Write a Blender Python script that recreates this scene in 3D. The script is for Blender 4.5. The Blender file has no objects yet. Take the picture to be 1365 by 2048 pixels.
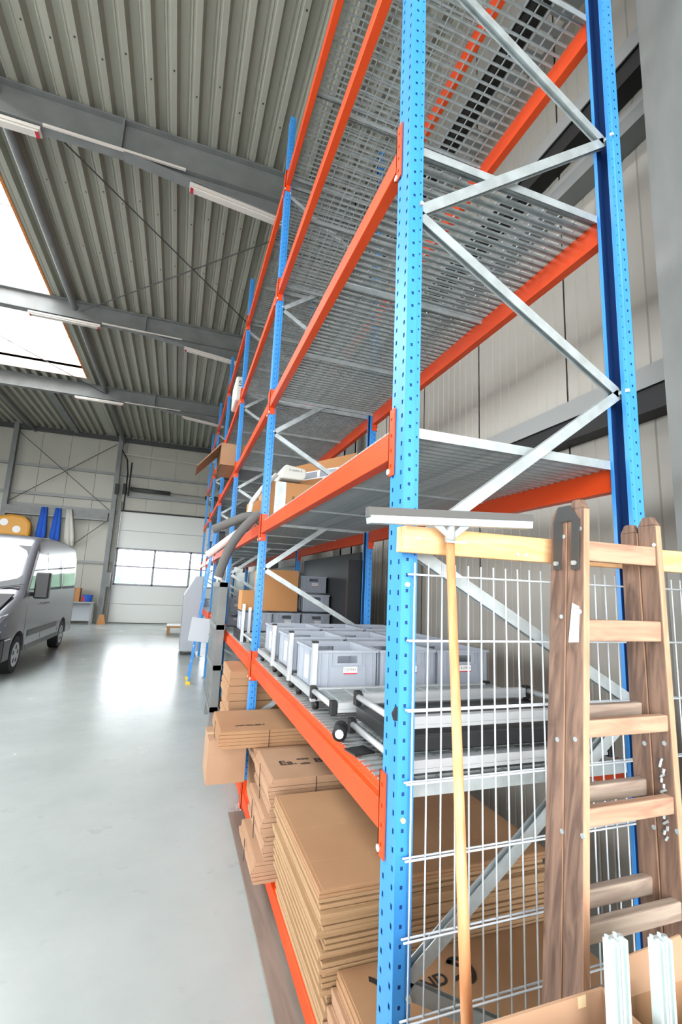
import bpy, bmesh, math, random
from mathutils import Vector, Matrix
random.seed(7)
R = random.Random(11)
sc = bpy.context.scene
COL = sc.collection
PI = math.pi
# ------------------------------------------------------------------ camera
cam_d = bpy.data.cameras.new('camera'); cam = bpy.data.objects.new('camera', cam_d); COL.objects.link(cam)
cam_d.sensor_fit = 'HORIZONTAL'; cam_d.sensor_width = 36.0; cam_d.lens = 924.3 / 1365 * 36.0
cam_d.clip_start = 0.05; cam_d.clip_end = 300
YAW, PITCH, ROLL = 0.3322, 0.165, 0.0437
_F = Vector((math.sin(YAW)*math.cos(PITCH), math.cos(YAW)*math.cos(PITCH), math.sin(PITCH)))
_R = Vector((math.cos(YAW), -math.sin(YAW), 0)); _U = _R.cross(_F)
_r = _R*math.cos(ROLL) + _U*math.sin(ROLL); _u = -_R*math.sin(ROLL) + _U*math.cos(ROLL)
cam.matrix_world = Matrix(((_r.x, _u.x, -_F.x, -0.6783), (_r.y, _u.y, -_F.y, -1.3451), (_r.z, _u.z, -_F.z, 1.8315), (0, 0, 0, 1)))
sc.camera = cam
# ------------------------------------------------------------------ light
w = bpy.data.worlds.new('overcast_sky'); sc.world = w; w.use_nodes = True
wn = w.node_tree.nodes; wn['Background'].inputs[0].default_value = (0.93, 0.97, 1.0, 1); wn['Background'].inputs[1].default_value = 15.0
def area(name, loc, rot, sx, sy, power, color=(1, 1, 1)):
    d = bpy.data.lights.new(name, 'AREA'); d.shape = 'RECTANGLE'; d.size = sx; d.size_y = sy; d.energy = power; d.color = color
    o = bpy.data.objects.new(name, d); COL.objects.link(o); o.location = loc; o.rotation_euler = rot
    return o
# daylight just outside the roof light, the far door's glazing, and an added, unseen gate behind and left window band
area('roof_light_daylight', (-5.5, 4.0, 8.95), (0, 0, 0), 3.2, 20.0, 900, (1, 0.98, 0.95))
area('unseen_gate_daylight', (-2.2, -7.5, 2.4), (PI/2, 0, 0), 7.5, 4.6, 800, (1, 0.99, 0.97))
area('unseen_window_daylight', (-12.6, 5.0, 3.6), (PI/2, 0, -PI/2), 18, 3.0, 250, (0.97, 0.99, 1))
area('far_door_daylight', (-1.3, 24.0, 6.2), (math.radians(52), 0, PI), 5.0, 2.5, 900, (0.96, 0.98, 1))
sc.view_settings.view_transform = 'Standard'; sc.view_settings.look = 'None'
sc.view_settings.exposure = -0.58; sc.view_settings.gamma = 1.0; sc.view_settings.use_curve_mapping = False
sc.cycles.max_bounces = 7; sc.cycles.diffuse_bounces = 4; sc.cycles.glossy_bounces = 3; sc.cycles.transparent_max_bounces = 8
sc.cycles.caustics_reflective = False; sc.cycles.caustics_refractive = False; sc.cycles.sample_clamp_indirect = 4
sc.cycles.use_denoising = True
# ------------------------------------------------------------------ materials
def lin(c):
    return tuple((x/255/12.92 if x/255 <= 0.04045 else ((x/255+0.055)/1.055)**2.4) for x in c) + (1,)
MC = {}
def mat(name, c, rough=0.5, metal=0.0, c2=None, scale=(5, 5, 5), bump=0.0, bscale=60, kind='noise', coat=0, detail=4, rng=(0.35, 0.65), spec=None):
    if name in MC: return MC[name]
    m = bpy.data.materials.new(name); m.use_nodes = True; nt = m.node_tree; b = nt.nodes['Principled BSDF']
    b.inputs['Base Color'].default_value = lin(c); b.inputs['Roughness'].default_value = rough; b.inputs['Metallic'].default_value = metal
    if coat: b.inputs['Coat Weight'].default_value = coat; b.inputs['Coat Roughness'].default_value = 0.08
    if spec is not None: b.inputs['Specular IOR Level'].default_value = spec
    if c2 or bump:
        tc = nt.nodes.new('ShaderNodeTexCoord'); mp = nt.nodes.new('ShaderNodeMapping'); mp.inputs['Scale'].default_value = scale
        nt.links.new(tc.outputs['Object'], mp.inputs[0])
    if c2:
        if kind == 'wood':
            tx = nt.nodes.new('ShaderNodeTexNoise'); tx.inputs['Scale'].default_value = 1; tx.inputs['Detail'].default_value = 6; tx.inputs['Distortion'].default_value = 1.2
        else:
            tx = nt.nodes.new('ShaderNodeTexNoise'); tx.inputs['Scale'].default_value = 1; tx.inputs['Detail'].default_value = detail
        nt.links.new(mp.outputs[0], tx.inputs['Vector'])
        cr = nt.nodes.new('ShaderNodeValToRGB'); cr.color_ramp.elements[0].position = rng[0]; cr.color_ramp.elements[1].position = rng[1]
        cr.color_ramp.elements[0].color = lin(c); cr.color_ramp.elements[1].color = lin(c2)
        nt.links.new(tx.outputs['Fac'], cr.inputs[0]); nt.links.new(cr.outputs[0], b.inputs['Base Color'])
    if bump:
        n2 = nt.nodes.new('ShaderNodeTexNoise'); n2.inputs['Scale'].default_value = bscale; n2.inputs['Detail'].default_value = 3
        nt.links.new(tc.outputs['Object'], n2.inputs['Vector'])
        bp = nt.nodes.new('ShaderNodeBump'); bp.inputs['Strength'].default_value = bump; bp.inputs['Distance'].default_value = 0.01
        nt.links.new(n2.outputs['Fac'], bp.inputs['Height']); nt.links.new(bp.outputs[0], b.inputs['Normal'])
    MC[name] = m; return m
M_blue = mat('blue_powder_coat', (56, 138, 210), 0.34, c2=(64, 146, 218), scale=(9, 9, 2))
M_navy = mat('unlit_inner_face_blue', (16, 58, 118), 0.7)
M_orange = mat('orange_powder_coat', (216, 66, 12), 0.40, c2=(224, 74, 18), scale=(6, 3, 6))
M_galv = mat('galvanised_steel', (176, 184, 184), 0.42, 0.55, c2=(196, 204, 206), scale=(14, 14, 14))
M_grate = mat('galvanised_grating', (158, 166, 166), 0.45, 0.45, c2=(184, 190, 190), scale=(20, 20, 20))
M_alu = mat('anodised_aluminium', (205, 208, 210), 0.35, 0.5)
M_white = mat('white_lacquer', (184, 198, 196), 0.4)
M_wire = mat('galvanised_wire', (214, 220, 226), 0.4, 0.25)
M_black = mat('black_rubber', (14, 14, 15), 0.55)
M_darkgap = mat('dark_grey_steel', (62, 63, 62), 0.5)
M_steelgrey = mat('grey_painted_steel', (112, 115, 114), 0.45, c2=(124, 127, 126), scale=(3, 3, 3))
M_steellight = mat('light_grey_painted_steel', (146, 148, 146), 0.5)
M_column = mat('column_grey_steel', (112, 114, 112), 0.5, c2=(128, 130, 128), scale=(4, 4, 1.5))
M_deck = mat('roof_deck_sheet', (154, 154, 141), 0.42, 0.0, c2=(162, 162, 149), scale=(2, .4, 2))
M_panel = mat('wall_sandwich_panel', (176, 174, 163), 0.45, c2=(182, 180, 169), scale=(.7, .7, .7))
M_rpanel = mat('wall_fluted_panel', (152, 148, 139), 0.45, c2=(160, 156, 147), scale=(.7, .7, .7))
M_door = mat('white_door_panel', (216, 218, 214), 0.35)
M_dframe = mat('white_window_frame', (150, 151, 160), 0.4)
M_card = mat('brown_cardboard', (158, 118, 84), 0.75, c2=(166, 127, 92), scale=(3, 3, 3), bump=.05, bscale=120)
M_card2 = mat('pale_brown_cardboard', (170, 134, 106), 0.75, c2=(162, 126, 97), scale=(4, 4, 4))
M_card3 = mat('tan_cardboard', (160, 127, 92), 0.7, c2=(168, 135, 100), scale=(3, 3, 3))
M_cardo = mat('orange_brown_cardboard', (182, 128, 78), 0.7)
M_cardedge = mat('cardboard_cut_edge', (204, 178, 140), 0.85)
M_wood = mat('pale_spruce_wood', (222, 164, 110), 0.6, c2=(236, 190, 142), scale=(3, 30, 30), kind='wood')
M_handle = mat('varnished_handle_wood', (202, 132, 86), 0.45, c2=(218, 158, 110), scale=(30, 30, 3), kind='wood')
M_lwood = mat('aged_brown_wood', (96, 74, 62), 0.6, c2=(142, 112, 94), scale=(34, 34, 2.2), kind='wood')
M_lwood2 = mat('worn_rung_wood', (150, 112, 92), 0.6, c2=(186, 150, 124), scale=(3, 40, 30), kind='wood')
M_lwood3 = mat('grey_rung_wood', (138, 118, 106), 0.6, c2=(170, 154, 138), scale=(3, 40, 30), kind='wood')
M_ledge = mat('worn_ladder_edge', (174, 130, 102), 0.6, c2=(194, 152, 122), scale=(30, 30, 3), kind='wood')
M_crate = mat('grey_plastic', (150, 156, 166), 0.45, c2=(158, 164, 174), scale=(3, 3, 3))
M_crate2 = mat('light_grey_plastic', (178, 182, 188), 0.45)
M_label = mat('white_paper', (240, 240, 238), 0.7)
M_red = mat('red_print', (190, 30, 50), 0.6)
M_print = mat('black_print', (44, 36, 32), 0.7)
M_tread = mat('dark_grating_shadow_sheet', (60, 62, 62), 0.6)
M_foam = mat('grey_foam', (92, 90, 88), 0.9)
M_dark = mat('black_plastic', (26, 27, 29), 0.4)
M_ply = mat('grey_brown_plywood', (116, 107, 98), 0.6, c2=(130, 121, 111), scale=(20, 2, 2), kind='wood')
M_curb = mat('orange_timber_curb', (196, 120, 60), 0.6)
M_yellow = mat('yellow_plastic', (226, 190, 40), 0.5)
M_ochre = mat('ochre_plastic', (206, 146, 50), 0.45)
M_bluecl = mat('blue_cloth', (40, 92, 190), 0.9)
M_whitecl = mat('white_cloth', (206, 204, 196), 0.9)
M_van = mat('silver_grey_car_paint', (128, 129, 136), 0.3, 0.6, coat=.5)
M_vanb = mat('black_bumper_plastic', (20, 20, 22), 0.4)
M_vglass = mat('dark_tinted_glass', (10, 11, 12), 0.05, spec=.35)
M_tyre = mat('tyre_rubber', (18, 18, 19), 0.75)
M_rim = mat('wheel_alloy', (150, 152, 156), 0.3, 0.8)
M_lamp = mat('lamp_housing_white', (214, 208, 200), 0.4)
M_hedge = mat('hedge_leaves', (120, 156, 128), 0.8, c2=(156, 180, 160), scale=(3, 3, 3))
M_asph = mat('outside_paving', (150, 150, 152), 0.9)

def floor_mat():
    m = bpy.data.materials.new('polished_concrete_floor'); m.use_nodes = True; nt = m.node_tree; b = nt.nodes['Principled BSDF']
    tc = nt.nodes.new('ShaderNodeTexCoord')
    n = nt.nodes.new('ShaderNodeTexNoise'); n.inputs['Scale'].default_value = 1.3; n.inputs['Detail'].default_value = 8; n.inputs['Roughness'].default_value = .6
    nt.links.new(tc.outputs['Object'], n.inputs['Vector'])
    cr = nt.nodes.new('ShaderNodeValToRGB'); cr.color_ramp.elements[0].position = .3; cr.color_ramp.elements[1].position = .7
    cr.color_ramp.elements[0].color = lin((154, 160, 158)); cr.color_ramp.elements[1].color = lin((166, 171, 169))
    nt.links.new(n.outputs['Fac'], cr.inputs[0])
    # a few darker stains and hairline scratches
    n2 = nt.nodes.new('ShaderNodeTexNoise'); n2.inputs['Scale'].default_value = 7; n2.inputs['Detail'].default_value = 5
    nt.links.new(tc.outputs['Object'], n2.inputs['Vector'])
    c2 = nt.nodes.new('ShaderNodeValToRGB'); c2.color_ramp.elements[0].position = .66; c2.color_ramp.elements[1].position = .74
    c2.color_ramp.elements[0].color = (1, 1, 1, 1); c2.color_ramp.elements[1].color = (.9, .9, .885, 1)
    nt.links.new(n2.outputs['Fac'], c2.inputs[0])
    mx = nt.nodes.new('ShaderNodeMix'); mx.data_type = 'RGBA'; mx.blend_type = 'MULTIPLY'; mx.inputs[0].default_value = 1
    nt.links.new(cr.outputs[0], mx.inputs[6]); nt.links.new(c2.outputs[0], mx.inputs[7]); nt.links.new(mx.outputs[2], b.inputs['Base Color'])
    r = nt.nodes.new('ShaderNodeMapRange'); r.inputs[3].default_value = .2; r.inputs[4].default_value = .31
    nt.links.new(n.outputs['Fac'], r.inputs[0]); nt.links.new(r.outputs[0], b.inputs['Roughness'])
    b.inputs['Specular IOR Level'].default_value = .6
    bp = nt.nodes.new('ShaderNodeBump'); bp.inputs['Strength'].default_value = .12; bp.inputs['Distance'].default_value = .02
    nt.links.new(n2.outputs['Fac'], bp.inputs['Height']); nt.links.new(bp.outputs[0], b.inputs['Normal'])
    return m
def glass_mat(name, tint, mixf):
    m = bpy.data.materials.new(name); m.use_nodes = True; nt = m.node_tree
    nt.nodes.remove(nt.nodes['Principled BSDF']); out = nt.nodes['Material Output']
    t = nt.nodes.new('ShaderNodeBsdfTransparent'); t.inputs[0].default_value = tint
    g = nt.nodes.new('ShaderNodeBsdfGlossy'); g.inputs['Roughness'].default_value = .03
    mx = nt.nodes.new('ShaderNodeMixShader'); mx.inputs[0].default_value = mixf
    nt.links.new(t.outputs[0], mx.inputs[1]); nt.links.new(g.outputs[0], mx.inputs[2]); nt.links.new(mx.outputs[0], out.inputs[0])
    return m
M_floor = floor_mat(); M_glass = glass_mat('clear_glazing', (.97, .98, .98, 1), .04)

# ------------------------------------------------------------------ mesh helpers
class MB:
    def __init__(s): s.v = []; s.f = []
    def add(s, vs, fs):
        n = len(s.v); s.v += [tuple(p) for p in vs]; s.f += [tuple(i+n for i in f) for f in fs]; return s
    def box(s, x0, x1, y0, y1, z0, z1):
        vs = [(x0,y0,z0),(x1,y0,z0),(x1,y1,z0),(x0,y1,z0),(x0,y0,z1),(x1,y0,z1),(x1,y1,z1),(x0,y1,z1)]
        return s.add(vs, [(0,3,2,1),(4,5,6,7),(0,1,5,4),(1,2,6,5),(2,3,7,6),(3,0,4,7)])
    def hexa(s, vs):   # 8 corners, order as box
        return s.add(vs, [(0,3,2,1),(4,5,6,7),(0,1,5,4),(1,2,6,5),(2,3,7,6),(3,0,4,7)])
    def bar(s, p, q, wd, h, up=(0,0,1)):   # rectangular bar from p to q
        p = Vector(p); q = Vector(q); d = (q-p).normalized(); up = Vector(up)
        a = d.cross(up)
        if a.length < 1e-4: a = d.cross(Vector((1,0,0)))
        a.normalize(); b = a.cross(d).normalized(); a = a*wd/2; b = b*h/2
        return s.hexa([p-a-b, p+a-b, q+a-b, q-a-b, p-a+b, p+a+b, q+a+b, q-a+b])
    def cyl(s, p, q, r, n=10, r2=None, cap=True):
        p = Vector(p); q = Vector(q); d = (q-p).normalized(); a = d.cross(Vector((0,0,1)))
        if a.length < 1e-3: a = d.cross(Vector((1,0,0)))
        a.normalize(); b = d.cross(a); r2 = r if r2 is None else r2
        vs = [p + (a*math.cos(t)+b*math.sin(t))*r for t in [2*PI*i/n for i in range(n)]] + [q + (a*math.cos(t)+b*math.sin(t))*r2 for t in [2*PI*i/n for i in range(n)]]
        fs = [(i, (i+1) % n, n+(i+1) % n, n+i) for i in range(n)]
        if cap: fs += [tuple(range(n-1, -1, -1)), tuple(range(n, 2*n))]
        return s.add(vs, fs)
    def path(s, pts, r, n=8):
        for a, b in zip(pts[:-1], pts[1:]): s.cyl(a, b, r, n)
        return s
    def prism(s, poly, ax, a, b):   # poly in the other two axes, extruded along ax from a to b
        n = len(poly)
        def P(u, v, t):
            return (t, u, v) if ax == 0 else ((u, t, v) if ax == 1 else (u, v, t))
        vs = [P(u, v, a) for u, v in poly] + [P(u, v, b) for u, v in poly]
        return s.add(vs, [(i, (i+1) % n, n+(i+1) % n, n+i) for i in range(n)] + [tuple(range(n-1, -1, -1)), tuple(range(n, 2*n))])
    def strip(s, poly, ax, a, b):   # open sheet
        n = len(poly)
        def P(u, v, t):
            return (t, u, v) if ax == 0 else ((u, t, v) if ax == 1 else (u, v, t))
        vs = [P(u, v, a) for u, v in poly] + [P(u, v, b) for u, v in poly]
        return s.add(vs, [(i, i+1, n+i+1, n+i) for i in range(n-1)])
    def rot(s, ang, c, ax='Z'):
        m = Matrix.Translation(c) @ Matrix.Rotation(ang, 4, ax) @ Matrix.Translation(-Vector(c))
        s.v = [tuple(m @ Vector(p)) for p in s.v]; return s
    def mesh(s, name, m, origin=(0,0,0), smooth=False, fix=True):
        me = bpy.data.meshes.new(name); o = Vector(origin)
        me.from_pydata([tuple(Vector(p)-o) for p in s.v], [], s.f)
        if fix:
            bm = bmesh.new(); bm.from_mesh(me); bmesh.ops.recalc_face_normals(bm, faces=bm.faces); bm.to_mesh(me); bm.free()
        for q in (m if isinstance(m, (list, tuple)) else [m]): me.materials.append(q)
        if smooth:
            for p in me.polygons: p.use_smooth = True
        return me
    def build(s, name, m, parent=None, smooth=False, bevel=0, solid=0, fix=True):
        org = wloc(parent) if parent else (Vector((sum(p[0] for p in s.v)/len(s.v), sum(p[1] for p in s.v)/len(s.v), min(p[2] for p in s.v))))
        o = bpy.data.objects.new(name, s.mesh(name, m, org, smooth, fix)); COL.objects.link(o)
        if parent: o.parent = parent
        else: o.location = org
        if solid:
            d = o.modifiers.new('solid', 'SOLIDIFY'); d.thickness = solid; d.offset = 0
        if bevel:
            d = o.modifiers.new('bevel', 'BEVEL'); d.width = bevel; d.segments = 2; d.limit_method = 'ANGLE'
        return o
def wloc(o):
    v = Vector((0,0,0))
    while o: v += o.location; o = o.parent
    return v
def thing(name, label, cat, loc=(0,0,0), group=None):
    o = bpy.data.objects.new(name, None); COL.objects.link(o); o.location = loc; o.empty_display_size = .1
    o['label'] = label; o['category'] = cat
    if group: o['group'] = group
    return o
def tag(o, label, cat, group=None, kind=None):
    if label: o['label'] = label
    if cat: o['category'] = cat
    if group: o['group'] = group
    if kind: o['kind'] = kind
    return o
def inst(name, me, loc, parent=None, rz=0):
    o = bpy.data.objects.new(name, me); COL.objects.link(o)
    if parent: o.parent = parent; o.location = Vector(loc) - wloc(parent)
    else: o.location = loc
    o.rotation_euler = (0, 0, rz); return o
def dup(root, loc, rz=0, label=None, group=None):
    r = root.copy(); COL.objects.link(r); r.location = loc; r.rotation_euler = (0, 0, rz)
    if label: r['label'] = label
    if group: r['group'] = group
    def rec(src, dst):
        for ch in list(src.children):
            c = ch.copy(); COL.objects.link(c); c.parent = dst; rec(ch, c)
    rec(root, r); return r
def text_obj(name, s, size, m, mtx, parent=None, bold=0.0, depth=.0006):
    cu = bpy.data.curves.new(name, 'FONT'); cu.body = s; cu.size = size; cu.extrude = depth; cu.offset = bold; cu.align_x = 'CENTER'; cu.align_y = 'CENTER'
    t = bpy.data.objects.new('tmp', cu); COL.objects.link(t); bpy.context.view_layer.update()
    me = bpy.data.meshes.new_from_object(t.evaluated_get(bpy.context.evaluated_depsgraph_get()))
    bpy.data.objects.remove(t); me.transform(mtx if not parent else Matrix.Translation(-wloc(parent)) @ mtx)
    me.materials.clear(); me.materials.append(m)
    o = bpy.data.objects.new(name, me); COL.objects.link(o)
    if parent: o.parent = parent
    return o
def frame3(o, x, y, z=None):
    x = Vector(x).normalized(); y = Vector(y).normalized(); z = x.cross(y)
    return Matrix(((x.x, y.x, z.x, o[0]), (x.y, y.y, z.y, o[1]), (x.z, y.z, z.z, o[2]), (0, 0, 0, 1)))

# ------------------------------------------------------------------ room shell
WX0, WX1, WY0, WY1, DZ = -12.0, 1.75, -6.0, 20.8, 8.05
DX0, DX1, DH = -3.25, 1.05, 4.8       # far door opening
SKX0, SKX1, SKY1 = -7.2, -3.95, 14.3  # roof light
f = MB().box(WX0-.3, WX1+.3, WY0-.3, WY1+.3, -.2, 0).build('floor', M_floor); f['kind'] = 'structure'
g = MB().box(-40, 40, -40, 60, -.3, -.21).build('trim_1', M_asph); g['kind'] = 'structure'; g['label'] = 'pale paving outside the hall'

# ceiling: trapezoidal deck, ribs along y
def rib_profile(x0, x1, z):
    pts = []; p = .275; k = math.ceil(x0/p); x = x0; pts.append((x0, z))
    while k*p + .2 < x1:
        a = k*p
        pts += [(a, z), (a+.012, z+.010), (a+.03, z+.010), (a+.042, z), (a+.105, z), (a+.135, z+.13), (a+.235, z+.13), (a+.262, z)]
        k += 1
    pts.append((x1, z)); pts = [q for i, q in enumerate(pts) if i == 0 or q[0] > pts[i-1][0]-1e-6]
    return pts
mb = MB()
mb.strip(rib_profile(SKX1, WX1, DZ), 1, WY0, WY1)
mb.strip(rib_profile(SKX0, SKX1, DZ), 1, SKY1, WY1)
mb.strip(rib_profile(WX0, SKX0, DZ), 1, WY0, WY1)
ceil = mb.build('ceiling', M_deck, solid=.004, fix=False); ceil['kind'] = 'structure'
# weather skin above so that no light leaks
mb = MB(); mb.box(SKX1, WX1+.3, WY0-.3, WY1+.3, 8.32, 8.4); mb.box(SKX0, SKX1, SKY1, WY1+.3, 8.32, 8.4); mb.box(WX0-.3, SKX0, WY0-.3, WY1+.3, 8.32, 8.4)
mb.build('roof_insulation', M_steellight, ceil)
# deck screws
for i in range(5):
    for j in range(12):
        pass
mb = MB()
for i in range(20):
    for yy in (1.2, 2.6, 4.0, 6.3, 7.8):
        xx = math.ceil(-3.8/.275)*.275 + i*.275 + .075
        if xx < 1.6: mb.cyl((xx, yy+.12*math.sin(i*3), DZ-.008), (xx, yy+.12*math.sin(i*3), DZ), .012, 6)
o = mb.build('deck_screws', M_darkgap, ceil); o['kind'] = 'stuff'
# roof light: timber curb, panes, bars
wn1 = bpy.data.objects.new('window_1', None); COL.objects.link(wn1); wn1.location = (-5.6, 4, 8.2); wn1['kind'] = 'structure'; wn1['label'] = 'long white roof light in the ceiling'
mb = MB().box(SKX1, SKX1+.05, WY0, SKY1, DZ-.02, 8.62); mb.box(SKX0-.05, SKX0, WY0, SKY1, DZ-.02, 8.62); MB().box(SKX0, SKX1, SKY1, SKY1+.05, DZ-.02, 8.62).build('end_curb', mat('pinkish_white_curb', (226, 206, 192), .6), wn1)
mb.build('timber_curb', M_curb, wn1)
pane = MB().box(0, SKX1-SKX0, 0, .98, 0, .006).mesh('glass_pane', M_glass); bar_me = MB().box(0, SKX1-SKX0, -.01, .01, -.01, .02).mesh('glazing_bar', M_dframe)
y = WY0
while y < SKY1 - .2:
    inst('glass_pane', pane, (SKX0, y, 8.66), wn1); inst('glazing_bar', bar_me, (SKX0, y, 8.65), wn1); y += 1.0
# rafters
def rafter(y, zb=7.52, haunch=True):
    m = MB()
    m.box(WX0, 1.42, y-.004, y+.004, zb, DZ-.03)                     # web
    m.box(WX0, 1.42, y-.09, y+.09, DZ-.035, DZ-.015); m.box(WX0, 1.42, y-.09, y+.09, zb-.012, zb+.006)
    m.box(-1.96, -1.93, y-.092, y+.092, zb-.01, DZ-.02)                # splice plate
    if haunch:
        m.prism([(-1.9, zb-.01), (1.42, zb-.01), (1.42, zb-.42)], 1, y-.004, y+.004)
        m.hexa([(-1.9, y-.09, zb-.03), (1.42, y-.09, zb-.44), (1.42, y+.09, zb-.44), (-1.9, y+.09, zb-.03), (-1.9, y-.09, zb-.015), (1.42, y-.09, zb-.425), (1.42, y+.09, zb-.425), (-1.9, y+.09, zb-.015)])
    o = m.build('rafter', M_steelgrey, ceil); return o
for y in (-5.1, -.15, 4.85, 9.85, 14.85): rafter(y, 7.62 if y > 9 else 7.56)
MB().box(WX0, 1.42, 20.5, 20.62, 7.85, DZ-.02).build('eaves_beam', M_darkgap, ceil)
# round purlin tubes along y
for x in (-3.45, -6.9):
    MB().cyl((x, WY0, 7.88), (x, WY1-.1, 7.88), .065, 14).build('purlin_tube', M_steelgrey, ceil, smooth=True)
MB().box(-5.4, -5.2, 15, WY1-.1, 7.95, 8.1).build('purlin_tube', M_steelgrey, ceil)
# crossed bracing rods under the deck and in the roof light
for p, q in (((-2.9, 4.95, 7.75), (1.25, 9.75, 7.75)), ((-3.3, 9.75, 7.78), (1.25, 4.95, 7.78)), ((-3.5, 14.75, 7.8), (-6.8, 9.95, 7.8))):
    MB().cyl(p, q, .011, 6).build('bracing_rod', M_darkgap, ceil)

# right wall: fluted panels, 1 m wide, joints; girts in front
wr = MB().box(WX1+.03, WX1+.2, WY0, WY1, 0, 8.3).build('wall_right', M_rpanel); wr['kind'] = 'structure'
fl = []
for i in range(10):
    a = i*.1; fl += [(a+.006, 0), (a+.088, 0), (a+.092, .006), (a+.098, .006)]
pp = MB(); pp.strip([(a, b) for a, b in fl], 2, 0, 8.25)
pm = pp.mesh('wall_panel', M_rpanel, fix=False)
def rp_mesh():
    m = MB(); vs = [(b, a) for a, b in fl]; m.strip(vs, 2, 0, 8.25); return m.mesh('wall_panel', M_rpanel, fix=False)
pm = rp_mesh()
y = WY0
while y < WY1 - .5:
    inst('wall_panel', pm, (WX1, y, 0), wr); y += 1.0
MB().box(1.60, 1.745, WY0, WY1-.1, 4.70, 4.74).build('wall_girt', M_steellight, wr); MB().box(1.60, 1.745, WY0, WY1-.1, 4.60, 4.70).build('girt_underside_shade', M_steelgrey, wr)  # lower grey bar paints the shaded underside of the girt
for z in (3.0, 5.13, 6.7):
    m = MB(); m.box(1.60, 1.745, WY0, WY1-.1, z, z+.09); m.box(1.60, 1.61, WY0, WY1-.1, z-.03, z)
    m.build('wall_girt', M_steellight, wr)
    MB().box(1.62, 1.745, WY0, WY1-.1, z-.16, z-.005).build('girt_underside_shade', M_black, wr)  # solid black bar paints the shade under the girt
m = MB(); m.box(1.45, 1.455, .3, 7, 5.95, 6.0); m.box(1.62, 1.625, .3, 7, 5.95, 6.0)
for i in range(70): m.box(1.455, 1.62, .3+i*.095, .36+i*.095, 5.95, 5.953)
m.build('cable_tray', M_steelgrey, wr)['kind'] = 'stuff'
def hcol(y):
    m = MB(); a, b = 1.42, 1.60
    m.box(a, a+.02, y-.14, y+.14, 0, 8.1); m.box(b-.02, b, y-.14, y+.14, 0, 8.1); m.box(a, b, y-.14, y-.13, 0, 8.1); m.box(a, b, y+.13, y+.14, 0, 8.1)
    return m.build('steel_column', M_column, wr)
for y in (-5.1, 4.85, 9.85, 14.85): hcol(y)
m = MB(); m.box(1.372, 1.392, -.17, .07, 0, 8.1); m.box(1.392, 1.74, -.055, -.045, 0, 8.1); m.box(1.72, 1.745, -.17, .07, 0, 8.1)
m.build('steel_column', M_column, wr)
MB().cyl((1.62, -.10, 3.6), (1.62, -.10, 8), .022, 10).build('conduit_pipe', mat('pale_green_pipe', (176, 190, 178), .5), wr, smooth=True)
MB().cyl((1.62, -.10, 4.05), (1.62, -.10, 4.09), .026, 10).build('pipe_coupling', M_darkgap, wr)

# far wall with door opening
wf = MB().box(WX0, DX0-.06, WY1+.06, WY1+.2, 0, 8.3)
wf.box(DX0-.06, DX1+.06, WY1+.06, WY1+.2, DH, 8.3); wf.box(DX1+.06, WX1+.2, WY1+.06, WY1+.2, 0, 8.3)
wf = wf.build('wall_far', M_panel); wf['kind'] = 'structure'
def fpanel(x0, x1, z0, z1):
    m = MB(); m.box(x0+.006, x1-.006, WY1, WY1+.06, z0, z1); m.build('wall_panel', M_panel, wf)
x = WX0
while x < WX1 - .01:
    x2 = min(x+1.08, WX1)
    if x2 <= DX0-.04: fpanel(x, x2, 0, 8.2)
    elif x < DX0: fpanel(x, DX0-.05, 0, 8.2); fpanel(DX0-.05, x2, DH+.06, 8.2)
    elif x2 <= DX1+.05: fpanel(x, x2, DH+.06, 8.2)
    elif x < DX1+.05: fpanel(x, DX1+.05, DH+.06, 8.2); fpanel(DX1+.05, x2, 0, 8.2)
    else: fpanel(x, x2, 0, 8.2)
    x = x2
for x in (-7.5, -3.55):
    m = MB(); m.box(x-.09, x+.09, 20.42, 20.44, 0, 8.1); m.box(x-.09, x+.09, 20.62, 20.64, 0, 8.1); m.box(x-.006, x+.006, 20.44, 20.62, 0, 8.1)
    m.build('steel_column', M_steelgrey, wf)
for z, x0, x1, h in ((6.35, WX0, WX1, .1), (5.15, WX0, -3.6, .12), (4.62, -7.4, -3.4, .16), (2.45, -4.9, -3.35, .1)):
    MB().box(x0, x1, 20.66, 20.79, z, z+h).build('wall_girt', M_steellight, wf)
MB().box(-7.4, -3.7, 20.38, 20.5, 4.3, 4.62).build('wall_girt', M_steelgrey, wf)
MB().box(-7.4, -3.7, 20.34, 20.54, 4.26, 4.3).build('wall_girt', M_steellight, wf)
MB().box(-3.1, 1.4, 20.6, 20.78, 5.42, 5.6).build('wall_girt', M_steellight, wf)
for p, q in (((-7.4, 20.5, 7.7), (-3.7, 20.5, 4.75)), ((-7.4, 20.55, 4.8), (-3.7, 20.55, 7.7)), ((-3.7, 20.5, 4.3), (-7.2, 20.5, 1.0)), ((-7.4, 20.55, 4.2), (-5.2, 20.55, 2.4))):
    MB().cyl(p, q, .014, 6).build('bracing_rod', M_darkgap, wf)
# left and near walls (outside the frame, they close the hall)
wl = MB().box(WX0-.2, WX0, WY0, WY1, 0, 2.0); wl.box(WX0-.2, WX0, WY0, WY1, 5.2, 8.3); wl.box(WX0-.2, WX0, WY0, -4, 2, 5.2); wl.box(WX0-.2, WX0, 14, WY1, 2, 5.2)
wl = wl.build('wall_left', M_panel); wl['kind'] = 'structure'
wn_ = MB().box(WX0-.2, -6.0, WY0-.2, WY0, 0, 8.3); wn_.box(1.6, WX1+.2, WY0-.2, WY0, 0, 8.3); wn_.box(-6.0, 1.6, WY0-.2, WY0, 5.6, 8.3)
wn_ = wn_.build('wall_near', M_panel); wn_['kind'] = 'structure'

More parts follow.
